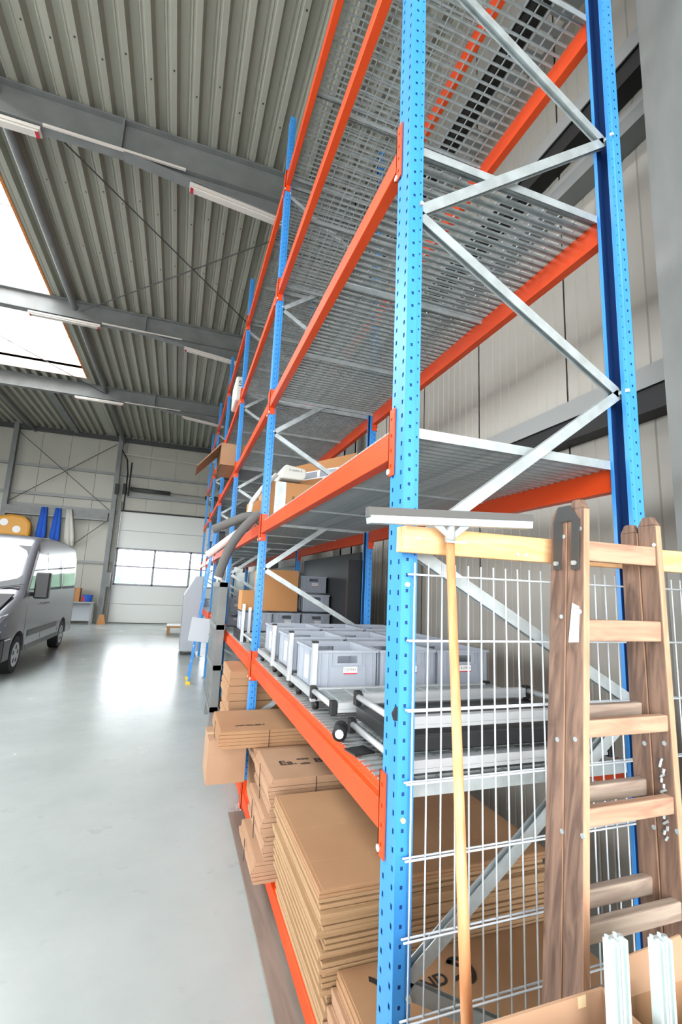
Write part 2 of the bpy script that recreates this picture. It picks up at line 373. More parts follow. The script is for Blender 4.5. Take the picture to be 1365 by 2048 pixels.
# far sectional door
d1 = bpy.data.objects.new('door_1', None); COL.objects.link(d1); d1.location = (-1.1, WY1, 0); d1['kind'] = 'structure'; d1['label'] = 'white sectional door with a band of windows in the far wall'
yd0, yd1 = WY1-.01, WY1+.04
for z0, z1 in ((0, .79), (.8, 1.58), (3.2, 3.95), (3.96, 4.78)):
    MB().box(DX0, DX1, yd0, yd1, z0+.004, z1-.004).build('door_panel', M_door, d1)
m = MB(); m.box(DX0, DX1, yd0, yd1, 1.58, 1.66); m.box(DX0, DX1, yd0, yd1, 3.12, 3.2); m.box(DX0, DX1, yd1-.005, yd1+.003, 0, 1.66); m.box(DX0, DX1, yd1-.005, yd1+.003, 3.15, 4.8); m.box(DX0, DX1, yd0, yd1, 2.37, 2.43)
for x in (DX0, -1.72, -.2, DX1-.07): m.box(x-.015, x+.075, yd0, yd1, 1.6, 3.18)
m.build('window_frame', M_dframe, d1)
for z0, z1 in ((1.66, 2.37), (2.43, 3.12)):
    for x0, x1 in ((DX0+.06, -1.72), (-1.66, -.2), (-.14, DX1-.07)):
        MB().box(x0, x1, WY1+.015, WY1+.02, z0, z1).build('window_pane', M_glass, d1)
MB().box(DX0-.05, DX0+.0, 20.6, 20.78, 0, 5.2).build('door_track', M_steelgrey, d1)
MB().box(DX0-.03, DX1, 20.72, 20.785, 4.78, 4.84).build('door_seal', M_black, d1)
MB().box(DX0, DX1, 20.76, 20.79, 0, .02).build('door_seal', M_black, d1)
m = MB().path([(-3.12, 20.3, 4.75), (-3.12, 20.3, 6.4), (-3.2, 20.3, 7.0), (-3.45, 20.3, 7.4)], .03, 8); m.path([(-3.0, 20.3, 5.4), (-3.0, 20.3, 6.9)], .03, 8)
m.build('lifting_rail', M_black, d1)
m = MB(); m.cyl((-2.95, 20.45, 5.75), (-1.3, 20.45, 5.72), .09, 12); m.cyl((.2, 20.45, 5.7), (1.2, 20.45, 5.7), .09, 12); m.build('torsion_spring', M_darkgap, d1, smooth=True)
MB().cyl((-3.2, 20.45, 5.75), (1.3, 20.45, 5.7), .02, 8).build('spring_shaft', M_steelgrey, d1)
m = MB(); m.box(-3.25, -3.1, 20.35, 20.5, 5.5, 5.95); m.box(-3.55, -3.4, 20.3, 20.42, 5.45, 5.9); m.build('drive_unit', M_black, d1)
MB().box(-1.62, -1.3, 20.2, 20.24, 7.2, 7.2+.02).build('cable_tray', M_lamp, d1)
MB().cyl((-3.4, 20.3, 7.25), (1.0, 20.3, 7.15), .018, 6).build('cable_tray', M_lamp, d1)
MB().box(-.15, .1, WY1-.04, WY1-.01, 1.02, 1.1).build('door_handle', M_black, d1)
MB().box(-3.55, -3.3, 20.3, 20.42, 1.5, 2.1).build('control_box', M_steelgrey, d1)

# outside beyond the far door
tag(MB().box(-7, 6, 30, 31.2, -.3, 2.5).build('hedge', M_hedge), 'pale green hedge seen through the far door windows', 'hedge')

tag(MB().box(-5.0, 4, 27.5, 27.8, -.3, 1.5).build('garden_wall', mat('pale_lilac_render', (172, 166, 184), .8)), 'pale lilac garden wall seen through the lower far door windows', 'wall')
# ------------------------------------------------------------------ pallet rack
L, PW, D = 2.8, .1, 1.092
NB = 5
CB = [1.026, 2.228, 3.425, 4.600, 5.835]      # connector undersides
PH = 6.74
def upright_mesh():
    v = []; fc = []
    def plate(p0, p1, holes, pitch, hw, hh, off):  # strip from plan point p0 to p1, a column of holes in the middle
        p0 = Vector(p0); p1 = Vector(p1); ln = (p1-p0).length; u = (p1-p0)/ln
        if not holes:
            n = len(v); v.extend([(p0.x, p0.y, 0), (p1.x, p1.y, 0), (p1.x, p1.y, PH), (p0.x, p0.y, PH)]); fc.append((n, n+1, n+2, n+3)); return
        xs = [0, holes-hw/2, holes+hw/2, ln]; zs = [0]; z = off
        while z < PH - .02: zs += [z, z+hh]; z += pitch
        zs.append(PH); n = len(v)
        for zz in zs:
            for x in xs: q = p0+u*x; v.append((q.x, q.y, zz))
        for i in range(len(zs)-1):
            for j in range(3):
                if j == 1 and i % 2 == 1: continue
                a = n+i*4+j; fc.append((a, a+1, a+5, a+4))
    for s in (0, 1):
        Y = (lambda y: y) if s == 0 else (lambda y: PW-y)
        plate((.058, Y(.022)), (.058, Y(.006)), 0, 0, 0, 0, 0)
        plate((.058, Y(.006)), (.040, Y(.006)), .009, .05, .005, .008, .05)
        plate((.040, Y(.006)), (.037, Y(0)), 0, 0, 0, 0, 0)
        plate((.037, Y(0)), (0, Y(0)), .017, .05, .009, .011, .03)
        plate((0, Y(0)), (0, Y(.038)), .02, .05, .012, .016, .02)
        pass
    plate((0, .038), (0, .062), 0, 0, 0, 0, 0)
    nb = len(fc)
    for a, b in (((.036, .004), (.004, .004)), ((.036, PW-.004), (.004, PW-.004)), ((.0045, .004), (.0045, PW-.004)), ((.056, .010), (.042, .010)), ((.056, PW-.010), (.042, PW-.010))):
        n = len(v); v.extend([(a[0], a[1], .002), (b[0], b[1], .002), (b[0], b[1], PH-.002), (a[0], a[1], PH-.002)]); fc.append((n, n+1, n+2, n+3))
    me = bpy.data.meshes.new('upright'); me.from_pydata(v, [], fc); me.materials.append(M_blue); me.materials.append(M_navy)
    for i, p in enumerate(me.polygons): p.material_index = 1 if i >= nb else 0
    return me
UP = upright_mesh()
def upright_obj(parent, x, y, flip):
    o = bpy.data.objects.new('upright', UP); COL.objects.link(o); o.parent = parent
    o.location = Vector((x, y, 0)) - wloc(parent)
    if flip: o.rotation_euler = (0, 0, PI); o.location = Vector((x, y+PW, 0)) - wloc(parent)
    d = o.modifiers.new('solid', 'SOLIDIFY'); d.thickness = .002; d.offset = 0
    return o
ordn = ['nearest', 'second', 'third', 'fourth', 'fifth', 'farthest']
for k in range(NB+1):
    y = k*L
    t = thing('upright_frame', '%s blue upright frame of the rack with grey diagonal braces' % (ordn[k] if k else 'nearest'), 'rack frame', (D/2, y+PW/2, 0), 'blue upright frames of the pallet rack')
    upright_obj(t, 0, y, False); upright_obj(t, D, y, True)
    zf = [.70+1.28*i for i in range(5)]; zr = [.17+1.27*i for i in range(5)]
    seg = []
    for i in range(5):
        seg.append((zf[i], zr[i]));
        if i < 4: seg.append((zf[i], zr[i+1]))
    for a, b in seg:
        m = MB(); yy = y+.05
        p = Vector((.05, yy, a)); q = Vector((D-.05, yy, b)); d = (q-p).normalized(); nrm = Vector((-d.z, 0, d.x))
        m.bar(p, q, .024, .003, nrm)              # back of the C section
        m.bar(p+Vector((0, -.012, 0))+nrm*0, q+Vector((0, -.012, 0)), .003, .042, nrm)
        m.bar(p+Vector((0, .012, 0)), q+Vector((0, .012, 0)), .003, .042, nrm)
        m.build('brace', M_galv, t)
    m = MB()
    for a in zf[:5]: m.box(.046, .058, y+.004, y+.1, a-.007, a+.007)
    for a in zr[:5]: m.box(D-.058, D-.046, y-.004+.004, y+.1, a-.007, a+.007)
    for a in zf+zr:
        xx = .05 if a in zf else D-.05
        m.cyl((xx, y-.006, a), (xx, y+.01, a), .008, 6)
    m.build('bolts', M_white, t)['kind'] = 'stuff'
    for xx in (0, D-.06):
        MB().box(xx-.03, xx+.1, y-.02, y+.12, 0, .008).build('foot_plate', M_galv, t)
# beams
lev = ['lowest', 'second', 'third', 'fourth', 'top']
def beam(k, cb, side, label):
    y0, y1 = k*L+PW, (k+1)*L
    t = thing('rack_beam', label, 'rack beam', (0 if side == 0 else D, (y0+y1)/2, cb), 'orange beams of the pallet rack')
    xf = 0; s = 1
    def X(a): return a if side == 0 else D-a
    b0, b1 = cb+.065, cb+.185
    prof = [(X(-.004), b0), (X(.046), b0), (X(.046), b1), (X(.018), b1), (X(.018), b1-.028), (X(-.004), b1-.034)]
    m = MB(); m.prism(prof, 1, y0, y1)
    m.build('beam_box', M_orange, t, bevel=.003)
    for yy, sg in ((y0, 1), (y1, -1)):
        m = MB()
        a, b = (yy-.036, yy+.006) if sg > 0 else (yy-.006, yy+.036)
        x0, x1 = sorted((X(-.009), X(-.004))); 
        # plate on the face of the upright with hook holes left as slots
        zc = [cb, cb+.03, cb+.042, cb+.085, cb+.097, cb+.14, cb+.152, cb+.2, cb+.212, cb+.244]
        ym = (a+b)/2
        for i in range(len(zc)-1):
            if i % 2 == 0: m.box(x0, x1, a, b, zc[i], zc[i+1])
            else: m.box(x0, x1, a, ym-.006, zc[i], zc[i+1]); m.box(x0, x1, ym+.006, b, zc[i], zc[i+1])
        x0, x1 = sorted((X(-.009), X(.046)))
        ya, yb = (yy+.001, yy+.006) if sg > 0 else (yy-.006, yy-.001)
        m.box(x0, x1, ya, yb, cb, cb+.244)
        c = m.build('connector', M_orange, t)
        xx = X(-.012); MB().cyl((xx, yy+sg*.003, cb+.018), (X(-.002), yy+sg*.003, cb+.018), .011, 8).build('locking_pin', M_white, c)
for k in range(NB):
    for li, cb in enumerate(CB):
        for side in (0, 1):
            beam(k, cb, side, 'orange %s beam at the %s shelf level in the %s bay' % ('aisle-side' if side == 0 else 'wall-side', lev[li], ordn[k] if k < 4 else 'farthest'))
for k in range(1):
    for side in (0, 1): beam(k, -.005, side, 'orange %s beam just above the floor under the cartons' % ('aisle-side' if side == 0 else 'wall-side'))
beam(1, -.005, 0, 'orange aisle-side beam just above the floor in the second bay')

# deck gratings: three panels per bay and level, slats across the rack
SX0, SX1 = .019, D-.019
def slat_mesh(kind):
    m = MB()
    if kind == 'open':   # thin upright bars
        m.box(SX0, SX1, -.002, .002, -.016, 0); m.box(SX0, SX1, -.005, .005, -.003, 0)
    elif kind == 'slot':
        m.prism([(-.012, -.012), (-.009, -.012), (-.009, -.003), (.009, -.003), (.009, -.012), (.012, -.012), (.012, 0), (-.012, 0)], 0, SX0, SX1)
    else:
        m.prism([(-.019, -.012), (-.004, -.026), (.008, -.026), (.0205, -.004), (.0205, 0), (-.019, 0)], 0, SX0, SX1)
    return m.mesh('slat', M_grate)
SL = {k: slat_mesh(k) for k in ('open', 'slot', 'dense')}
PIT = {'open': .05, 'slot': .046, 'dense': .042}
LK = ['slot', 'dense', 'slot', 'open', 'open']
def panel(k, li, j, separate):
    kind = LK[li]; wdt = (L-PW)/3; y0 = k*L+PW + j*wdt if k or j else -.0+.012
    if k == 0 and j == 0: y0 = .088; wdt = PW+wdt-.088
    z = CB[li]+.19
    pos = ['near', 'middle', 'far'][j]
    t = thing('shelf_grating', 'grey steel grating, %s panel on the %s shelf of the %s bay' % (pos, lev[li], ordn[k] if k < 4 else 'farthest'), 'shelf panel', (D/2, y0+wdt/2, z-.03), 'steel gratings on the rack shelves')
    m = MB(); ex0 = .062 if (k == 0 and j == 0) else SX0; ex1 = D-.062 if (k == 0 and j == 0) else SX1
    m.prism([(y0+.002, z-.034), (y0+.005, z-.034), (y0+.005, z+.001), (y0+.022, z+.001), (y0+.022, z+.004), (y0+.002, z+.004)], 0, ex0, ex1)
    m.build('edge_trim', M_galv, t)
    MB().box(SX0, SX1, y0+wdt-.005, y0+wdt-.002, z-.034, z+.004).build('edge_trim', M_galv, t)
    n = int((wdt-.03)/PIT[kind]); p = (wdt-.03)/n
    ys = [y0+.015+p*(i+.5) for i in range(n)]
    if k == 0 and j == 0: ys = [yy for yy in ys if yy > PW+.0] + [0.035, .075] if False else ys
    if separate:
        for yy in ys:
            if k == 0 and yy < PW+.02:
                inst('slat', SLS[kind], (0, yy, z), t)
            else: inst('slat', SL[kind], (0, yy, z), t)
    else:
        m = MB(); src = SL[kind]
        for yy in ys: m.add([(q.co.x, q.co.y+yy, q.co.z+z) for q in src.vertices], [tuple(pl.vertices) for pl in src.polygons])
        o = m.build('slats', M_grate, t, fix=False); o['kind'] = 'stuff'
    m = MB(); nx = {'open': 16, 'slot': 12, 'dense': 4}[kind]
    for i in range(nx):
        x = SX0+.03+(SX1-SX0-.06)*i/(nx-1)
        if k == 0 and j == 0 and (x < .07 or x > D-.07): continue
        if kind == 'slot':
            for q in range(len(ys)-1):
                xo = x + (.5*(SX1-SX0)/nx if q % 2 else 0)
                if xo < SX1-.01: m.box(xo-.003, xo+.003, ys[q]+.011, ys[q+1]-.011, -.006+z, z-.001)
        else: m.box(x-.003, x+.003, y0+.004, y0+wdt-.004, z-.005, z+.0015)
    m.build('cross_wires', M_galv, t, fix=False)['kind'] = 'stuff'
SLS = {}
_sx = (SX0, SX1)
SX0, SX1 = .062, D-.062
for k_ in ('open', 'slot', 'dense'): SLS[k_] = slat_mesh(k_)
SX0, SX1 = _sx
for k in range(NB):
    for li in range(5):
        if k in (3, 4) and li == 4: continue
        for j in range(3): panel(k, li, j, k == 0 and li < 4)

# ------------------------------------------------------------------ board, fence panel, squeegee, ladder at the near end
t = thing('wooden_board', 'pale spruce board fixed across the blue end frame above the wire fence', 'board', (.6, -.045, 1.95))
m = MB(); m.box(-.025, 1.40, -.066, -.04, 1.952, 2.036); m.build('plank', M_wood, t, bevel=.004)
MB().box(-.025, .105, -.038, -.008, 1.955, 2.036).build('plank', M_wood, t, bevel=.003)
for x, z in ((.02, 1.998), (.40, 1.972), (.435, 1.972), (.72, 1.985)):
    MB().cyl((x, -.070, z), (x, -.065, z), .006, 8).build('screw_head', M_white if x < .5 else M_print, t)
fx0 = .036
t = thing('wire_fence_panel', 'silver double-rod wire mesh fence panel standing behind the ladder', 'fence panel', (.75, -.022, 0))
vr = MB().cyl((0, 0, .02), (0, 0, 1.925), .0028, 6).mesh('vertical_rod', M_wire, smooth=True)
hr = MB().cyl((fx0-.02, 0, 0), (1.40, 0, 0), .0032, 6).mesh('horizontal_rod', M_wire, smooth=True)
x = fx0
while x < 1.40:
    inst('vertical_rod', vr, (x, -.022, 0), t); x += .05
for z in (.05, .255, .46, .662, .862, 1.068, 1.272, 1.476, 1.682, 1.887):
    inst('horizontal_rod', hr, (0, -.029, z), t); inst('horizontal_rod', hr, (0, -.014, z), t)

t = thing('floor_squeegee', 'floor squeegee with wooden handle, head up, leaning on the pale board', 'squeegee', (.1, -.2, 0))
hb, ht = Vector((-.18, -.50, .02)), Vector((.112, -.105, 2.0))
hb = Vector((-.02, -.45, .02))
MB().cyl(hb, ht, .0145, 14, r2=.0135).build('handle', M_handle, t, smooth=True)
m = MB(); m.cyl(ht-(ht-hb).normalized()*.012, ht+Vector((.002, .0, .06)), .017, 12, r2=.014)
m.build('socket', M_galv, t, smooth=True)
MB().box(.085, .155, -.13, -.126, 1.985, 1.991).build('socket_flange', M_galv, t)
for sx in (-.075, .075):
    m = MB(); m.hexa([(ht.x-.01, -.112, 2.0), (ht.x+.01, -.112, 2.0), (ht.x+.01, -.106, 2.0), (ht.x-.01, -.106, 2.0), (ht.x+sx-.02, -.112, 2.062), (ht.x+sx+.02, -.112, 2.062), (ht.x+sx+.02, -.106, 2.062), (ht.x+sx-.02, -.106, 2.062)]); m.build('head_bracket', M_galv, t)
MB().prism([(-.125, 2.040), (-.092, 2.040), (-.088, 2.062), (-.129, 2.062)], 0, -.165, .415).rot(-.055, (.12, -.11, 2.05), 'Y').build('blade_channel', M_white, t)
MB().prism([(-.124, 2.058), (-.093, 2.058), (-.098, 2.088), (-.119, 2.088)], 0, -.17, .425).rot(-.055, (.12, -.11, 2.05), 'Y').build('rubber_blade', M_foam, t)

# wooden double ladder, folded, leaning on the board
t = thing('wooden_stepladder', 'folded old brown wooden stepladder leaning on the pale board', 'ladder', (.55, -.3, 0))
def LX(side, z):   # inner edge of each stile, front face
    return (.285 + .129*z) if side == 0 else (.674 + .083*z)
def LY(z): return -.36 + .066*z
Z0, Z1 = .0, 2.145
def stile(side, sec, z0, z1, m_):
    m = MB(); th = .024; dp = .064
    yo = 0 if sec == 0 else .07
    def q(z, dx, dy): return (LX(side, z)+dx, LY(z)+yo+dy, z)
    dx0, dx1 = (-th, 0) if side == 0 else (0, th)
    zs = [z0, z1-.03, z1-.008]
    m.hexa([q(z0, dx0, 0), q(z0, dx1, 0), q(z0, dx1, dp), q(z0, dx0, dp), q(z1-.03, dx0, 0), q(z1-.03, dx1, 0), q(z1-.03, dx1, dp), q(z1-.03, dx0, dp)])
    m.hexa([q(z1-.03, dx0, 0), q(z1-.03, dx1, 0), q(z1-.03, dx1, dp), q(z1-.03, dx0, dp), q(z1, dx0, .018), q(z1, dx1, .018), q(z1, dx1, dp-.018), q(z1, dx0, dp-.018)])
    o = m.build('stile', m_, t, bevel=.002)
    m = MB(); m.hexa([q(z0, dx0+.001, -.0015), q(z0, dx1-.001, -.0015), q(z0, dx1-.001, 0), q(z0, dx0+.001, 0), q(z1-.034, dx0+.001, -.0015), q(z1-.034, dx1-.001, -.0015), q(z1-.034, dx1-.001, 0), q(z1-.034, dx0+.001, 0)])
    m.build('worn_edge', M_ledge, o)
    for zz in (z1-.1, z1-.36, z1-.72, z1-.95):
        xx = q(zz, dx0-.0015 if side == 0 else dx0-.0015, 0)
        MB().cyl((xx[0], xx[1]+.02+.02*math.sin(zz*9), zz), (xx[0]+.003, xx[1]+.02+.02*math.sin(zz*9), zz), .007, 8).build('rivet', M_galv, o)
    return o
s00 = stile(0, 0, .0, 2.155, M_lwood); s01 = stile(0, 1, .0, 2.135, M_lwood)
s10 = stile(1, 0, .0, 2.125, M_lwood); s11 = stile(1, 1, .0, 2.105, M_lwood)
for i, z in enumerate((1.985, 1.74, 1.465, 1.24, .975, .73, .47, .2)):
    mm = (M_lwood2, M_lwood2, M_lwood2, M_lwood2, M_lwood3)[min(i, 4)]
    for sec in (0, 1):
        if sec == 1 and i < 2: continue
        zz = z + (.018 if sec else 0); y = LY(zz) + (.09 if sec else .006); hh = .032 if i < 2 else .024
        a, b = LX(0, zz)-.004, LX(1, zz)+.004
        m = MB(); m.hexa([(a, y, zz-hh), (b, y, zz-hh), (b, y+.028, zz-hh), (a, y+.028, zz-hh), (a, y, zz+hh), (b, y, zz+hh), (b, y+.028, zz+hh), (a, y+.028, zz+hh)])
        m.build('rung', mm if sec == 0 else M_lwood3, t, bevel=.004)
# steel hinge loops on the outer left stiles
m = MB(); xh = LX(0, 2.08)-.029
def hy(z): return LY(z)
m.hexa([(xh-.003+(1.93-2.08)*.129, hy(1.93)+.012, 1.925), (xh+(1.93-2.08)*.129, hy(1.93)+.012, 1.925), (xh+(1.93-2.08)*.129, hy(1.93)+.042, 1.925), (xh-.003+(1.93-2.08)*.129, hy(1.93)+.042, 1.925), (xh, hy(2.09)+.012, 2.09), (xh+.003, hy(2.09)+.012, 2.09), (xh+.003, hy(2.09)+.042, 2.09), (xh, hy(2.09)+.042, 2.09)])
m.hexa([(xh-.003+(1.93-2.08)*.129, hy(1.93)+.085, 1.925), (xh+(1.93-2.08)*.129, hy(1.93)+.085, 1.925), (xh+(1.93-2.08)*.129, hy(1.93)+.115, 1.925), (xh-.003+(1.93-2.08)*.129, hy(1.93)+.115, 1.925), (xh, hy(2.09)+.085, 2.09), (xh+.003, hy(2.09)+.085, 2.09), (xh+.003, hy(2.09)+.12, 2.09), (xh, hy(2.09)+.12, 2.09)])
m.hexa([(xh, hy(2.09)+.012, 2.085), (xh+.003, hy(2.09)+.012, 2.085), (xh+.003, hy(2.09)+.12, 2.085), (xh, hy(2.09)+.12, 2.085), (xh+.004, hy(2.13)+.05, 2.138), (xh+.007, hy(2.13)+.05, 2.138), (xh+.007, hy(2.13)+.10, 2.138), (xh+.004, hy(2.13)+.10, 2.138)])
m.build('hinge_strap', M_darkgap, t)
for yy in (.027, .1):
    xx = xh+(1.945-2.08)*.129-.003
    MB().cyl((xx-.008, hy(1.945)+yy, 1.945), (xx+.003, hy(1.945)+yy, 1.945), .008, 6).build('hinge_bolt', M_galv, t)
m = MB(); zz = 1.76; xx = LX(0, zz)-.0262
m.hexa([(xx-.009*.16*5, LY(zz)+.012, zz-.055), (xx-.006, LY(zz)+.012, zz-.055), (xx-.006, LY(zz)+.05, zz-.06), (xx-.0072, LY(zz)+.05, zz-.06), (xx+.008, LY(zz)+.018, zz+.05), (xx+.0092, LY(zz)+.018, zz+.05), (xx+.0092, LY(zz)+.045, zz+.06), (xx+.008, LY(zz)+.045, zz+.06)])
m.build('torn_label', M_label, t)
m = MB(); cx_ = LX(1, 1.3)+.012
for i in range(16):
    z = 1.36 - i*.014; m.cyl((LX(1, z)-.003, LY(z)+.03+.006*math.sin(i*1.9), z), (LX(1, z)-.006, LY(z)+.034+.006*math.sin(i*2.3), z-.012), .004, 5)
m.build('safety_chain', M_galv, t)

# foreground: two tall cartons with white aluminium profiles standing in one of them
def carton(name, x0, x1, y0, y1, z0, z1, label, m_, open_top=True, group=None, th=.006, rz=0):
    t = thing(name, label, 'box', ((x0+x1)/2, (y0+y1)/2, z0), group)
    m = MB()
    if open_top:
        m.box(x0, x1, y0, y0+th, z0, z1); m.box(x0, x1, y1-th, y1, z0, z1); m.box(x0, x0+th, y0+th, y1-th, z0, z1); m.box(x1-th, x1, y0+th, y1-th, z0, z1); m.box(x0, x1, y0, y1, z0, z0+th)
    else: m.box(x0, x1, y0, y1, z0, z1)
    m.build('carton_body', m_, t)
    if not open_top:
        c = (y0+y1)/2
        MB().box(x0-.001, x1+.001, c-.025, c+.025, z1, z1+.0015).build('packing_tape', M_cardedge, t)
        MB().box(x0, x1, c-.002, c+.002, z1-.001, z1+.0022).build('lid_seam', M_print, t)
    return t
tc_ = carton('tall_carton', -.34, .225, -.70, -.50, 0, 1.05, 'tall open brown carton on the floor in front of the ladder foot', M_card2)
MB().box(.155, .175, -.5075, -.506, 1.03, 1.05).build('packing_tape', M_cardedge, tc_)
tc2 = carton('tall_carton', .232, .52, -.66, -.50, 0, 1.02, 'second tall brown carton, right of the two white profiles\' front pair, with folded flap', M_card)
MB().hexa([(.24, -.506, 1.02), (.50, -.506, 1.02), (.50, -.502, 1.02), (.24, -.502, 1.02), (.30, -.47, 1.06), (.50, -.47, 1.075), (.50, -.466, 1.075), (.30, -.466, 1.06)]).build('flap', M_card2, tc2)
def profile(x, y, z0, z1, label, w=.043, rz=0):
    t = thing('aluminium_profile', label, 'profile', (x, y, z0), 'white aluminium profiles standing in the cartons')
    h = w/2; s = .011
    for k in (-1, 1):
        c = k*h/2; a = h/2-.001
        pts = [(c-a, -a-.002), (c-.004, -a-.002), (c-.004, -a+.006), (c+.004, -a+.006), (c+.004, -a-.002), (c+a, -a-.002), (c+a, a), (c+.004, a), (c+.004, a-.006), (c-.004, a-.006), (c-.004, a), (c-a, a)]
        # hollow rim: walls as an extruded outline plus a recessed inside face
        m = MB(); m.prism([(x+p, y+q) for p, q in pts], 2, z0, z1-.004); m.build('profile_bar', M_white, t, bevel=.001)
        MB().cyl((x+c+.004, y, z1-.004), (x+c+.004, y, z1-.001), .005, 10).build('screw_port', M_galv, t)
        MB().cyl((x+c-.006, y+.004, z1-.004), (x+c-.006, y+.004, z1+.002), .0035, 10).build('screw_port', M_white, t)
    return t
profile(.177, -.58, .02, 1.20, 'white aluminium profile pair standing in the left carton before the ladder')
profile(.300, -.575, .02, 1.175, 'white aluminium profile pair standing in the right carton, at the photo\'s right edge')
# small items on the near upright
tag(MB().prism([(-.016, 1.462), (-.004, 1.482), (-.001, 1.482), (-.001, 1.442), (-.010, 1.442)], 1, .004, .016).build('plastic_hook', M_black), 'small black hook on the aisle side of the nearest blue upright', 'hook')
tag(MB().cyl((.020, -.008, 1.165), (.020, 0, 1.165), .0075, 14).build('round_magnet', M_cardedge), 'small round cream magnet on the nearest blue upright', 'magnet')
tag(MB().cyl((.020, -.008, 1.855), (.020, 0, 1.855), .0075, 14).build('round_magnet', M_label), 'small round white magnet on the nearest blue upright, under the board', 'magnet')

# ------------------------------------------------------------------ plywood strip and cartons at floor level
tag(MB().box(-.11, D+.05, .13, 2.775, .002, .02).build('plywood_sheet', M_ply, bevel=.002), 'grey-brown plywood sheet lying on the floor under the nearest bay', 'plywood sheet')
# large stack of flattened cartons
z = .187; n = 15; grp = 'flattened cartons in the big stack'
for i in range(n):
    th = .034 if i < n-1 else .03
    j = lambda a: R.uniform(-a, a)
    x0 = -.06 + .05*(1-i/n) + j(.012); y0 = .515 + j(.012); x1 = 1.03+j(.02); y1 = 1.36+j(.02)
    m = MB()
    for q in range(2):
        dz = th/2; a, b, c_, d_ = x0+j(.009), x1+j(.008), y0+j(.010), y1+j(.008)
        m.box(a, b, c_, d_, z+q*dz+.0015, z+(q+1)*dz-.001)
    m.box(x0+.012, x1-.012, y0+.012, y1-.012, z, z+th)
    o = m.build('flat_carton', M_card if i == n-1 else M_card3, bevel=.0025)
    lab = 'flattened tan carton within the big floor-level stack, under its top sheets'
    if i < n-1: lab = 'flattened tan carton, %s layer of the big floor-level stack counted from the bottom' % ['first', 'second', 'third', 'fourth', 'fifth', 'sixth', 'seventh', 'eighth', 'ninth', 'tenth', 'eleventh', 'twelfth', 'thirteenth', 'fourteenth'][i]
    if i == n-1: lab = 'large flattened brown carton on top of the big floor-level stack'
    tag(o, lab, 'carton', grp)
    if i == n-1:
        for yy in (.72, 1.0): MB().box(x0+.01, x1-.01, yy-.0015, yy+.0015, z+th, z+th+.0004).build('fold_line', M_card3, o)
    z += th
# near lower stack, front carton printed
z = .187; 
for i in range(5):
    th = .05
    m = MB(); j = lambda a: R.uniform(-a, a)
    x0, x1, y0, y1 = -.045+.014*i+j(.008), 1.03, .115+j(.01), .498
    for q in range(2):
        m.box(x0+j(.006), x1+j(.01), y0+j(.008), y1+j(.003), z+q*th/2+.002, z+(q+1)*th/2-.002)
    m.box(x0+.012, x1-.012, y0+.012, y1-.012, z, z+th-.0005)
    o = m.build('flat_carton', M_card if i == 4 else M_card2, bevel=.003)
    tag(o, 'flattened brown carton with a black ring print, nearest on the floor shelf' if i == 4 else 'flattened carton under the printed one at the near end, %s from the floor' % ['lowest', 'second', 'third', 'fourth'][i], 'carton', 'flattened cartons in the small near stack')
    z += th
TOPB = z
# black print on the top sheet of the small stack: a thick broken ring and strokes, seen upside down
def flat_ring(cx, cy, z, r0, r1, a0, a1, n=20):
    m = MB(); vs = []; fs = []
    for i in range(n+1):
        a = a0+(a1-a0)*i/n; vs += [(cx+r0*math.cos(a)*.8, cy+r0*math.sin(a), z), (cx+r1*math.cos(a)*.8, cy+r1*math.sin(a), z)]
    m.add(vs, [(2*i, 2*i+1, 2*i+3, 2*i+2) for i in range(n)]); return m
m = flat_ring(.47, .37, TOPB+.0012, .045, .066, -1.9, 2.3)
m.add([(.42, 0.329, TOPB+.0012), (.50, 0.355, TOPB+.0012), (.50, 0.366, TOPB+.0012), (.42, 0.347, TOPB+.0012)], [(0, 1, 2, 3)])
m.add([(.43, 0.415, TOPB+.0012), (.50, 0.362, TOPB+.0012), (.51, 0.370, TOPB+.0012), (.45, 0.426, TOPB+.0012)], [(0, 1, 2, 3)])
top_small = [o for o in bpy.data.objects if o.get('label', '').startswith('flattened brown carton with a black ring')][0]
m.build('printed_ring', M_print, top_small, fix=False)
text_obj('printed_letters', 'AIND', .07, M_print, frame3((.315, .345, TOPB+.001), (.95, .12, 0), (-.12, .95, 0)), top_small, bold=.002, depth=.0002)
flat_ring(.10, .37, TOPB+.0012, .05, .075, -1.2, 1.2).build('printed_ring', M_print, top_small, fix=False)

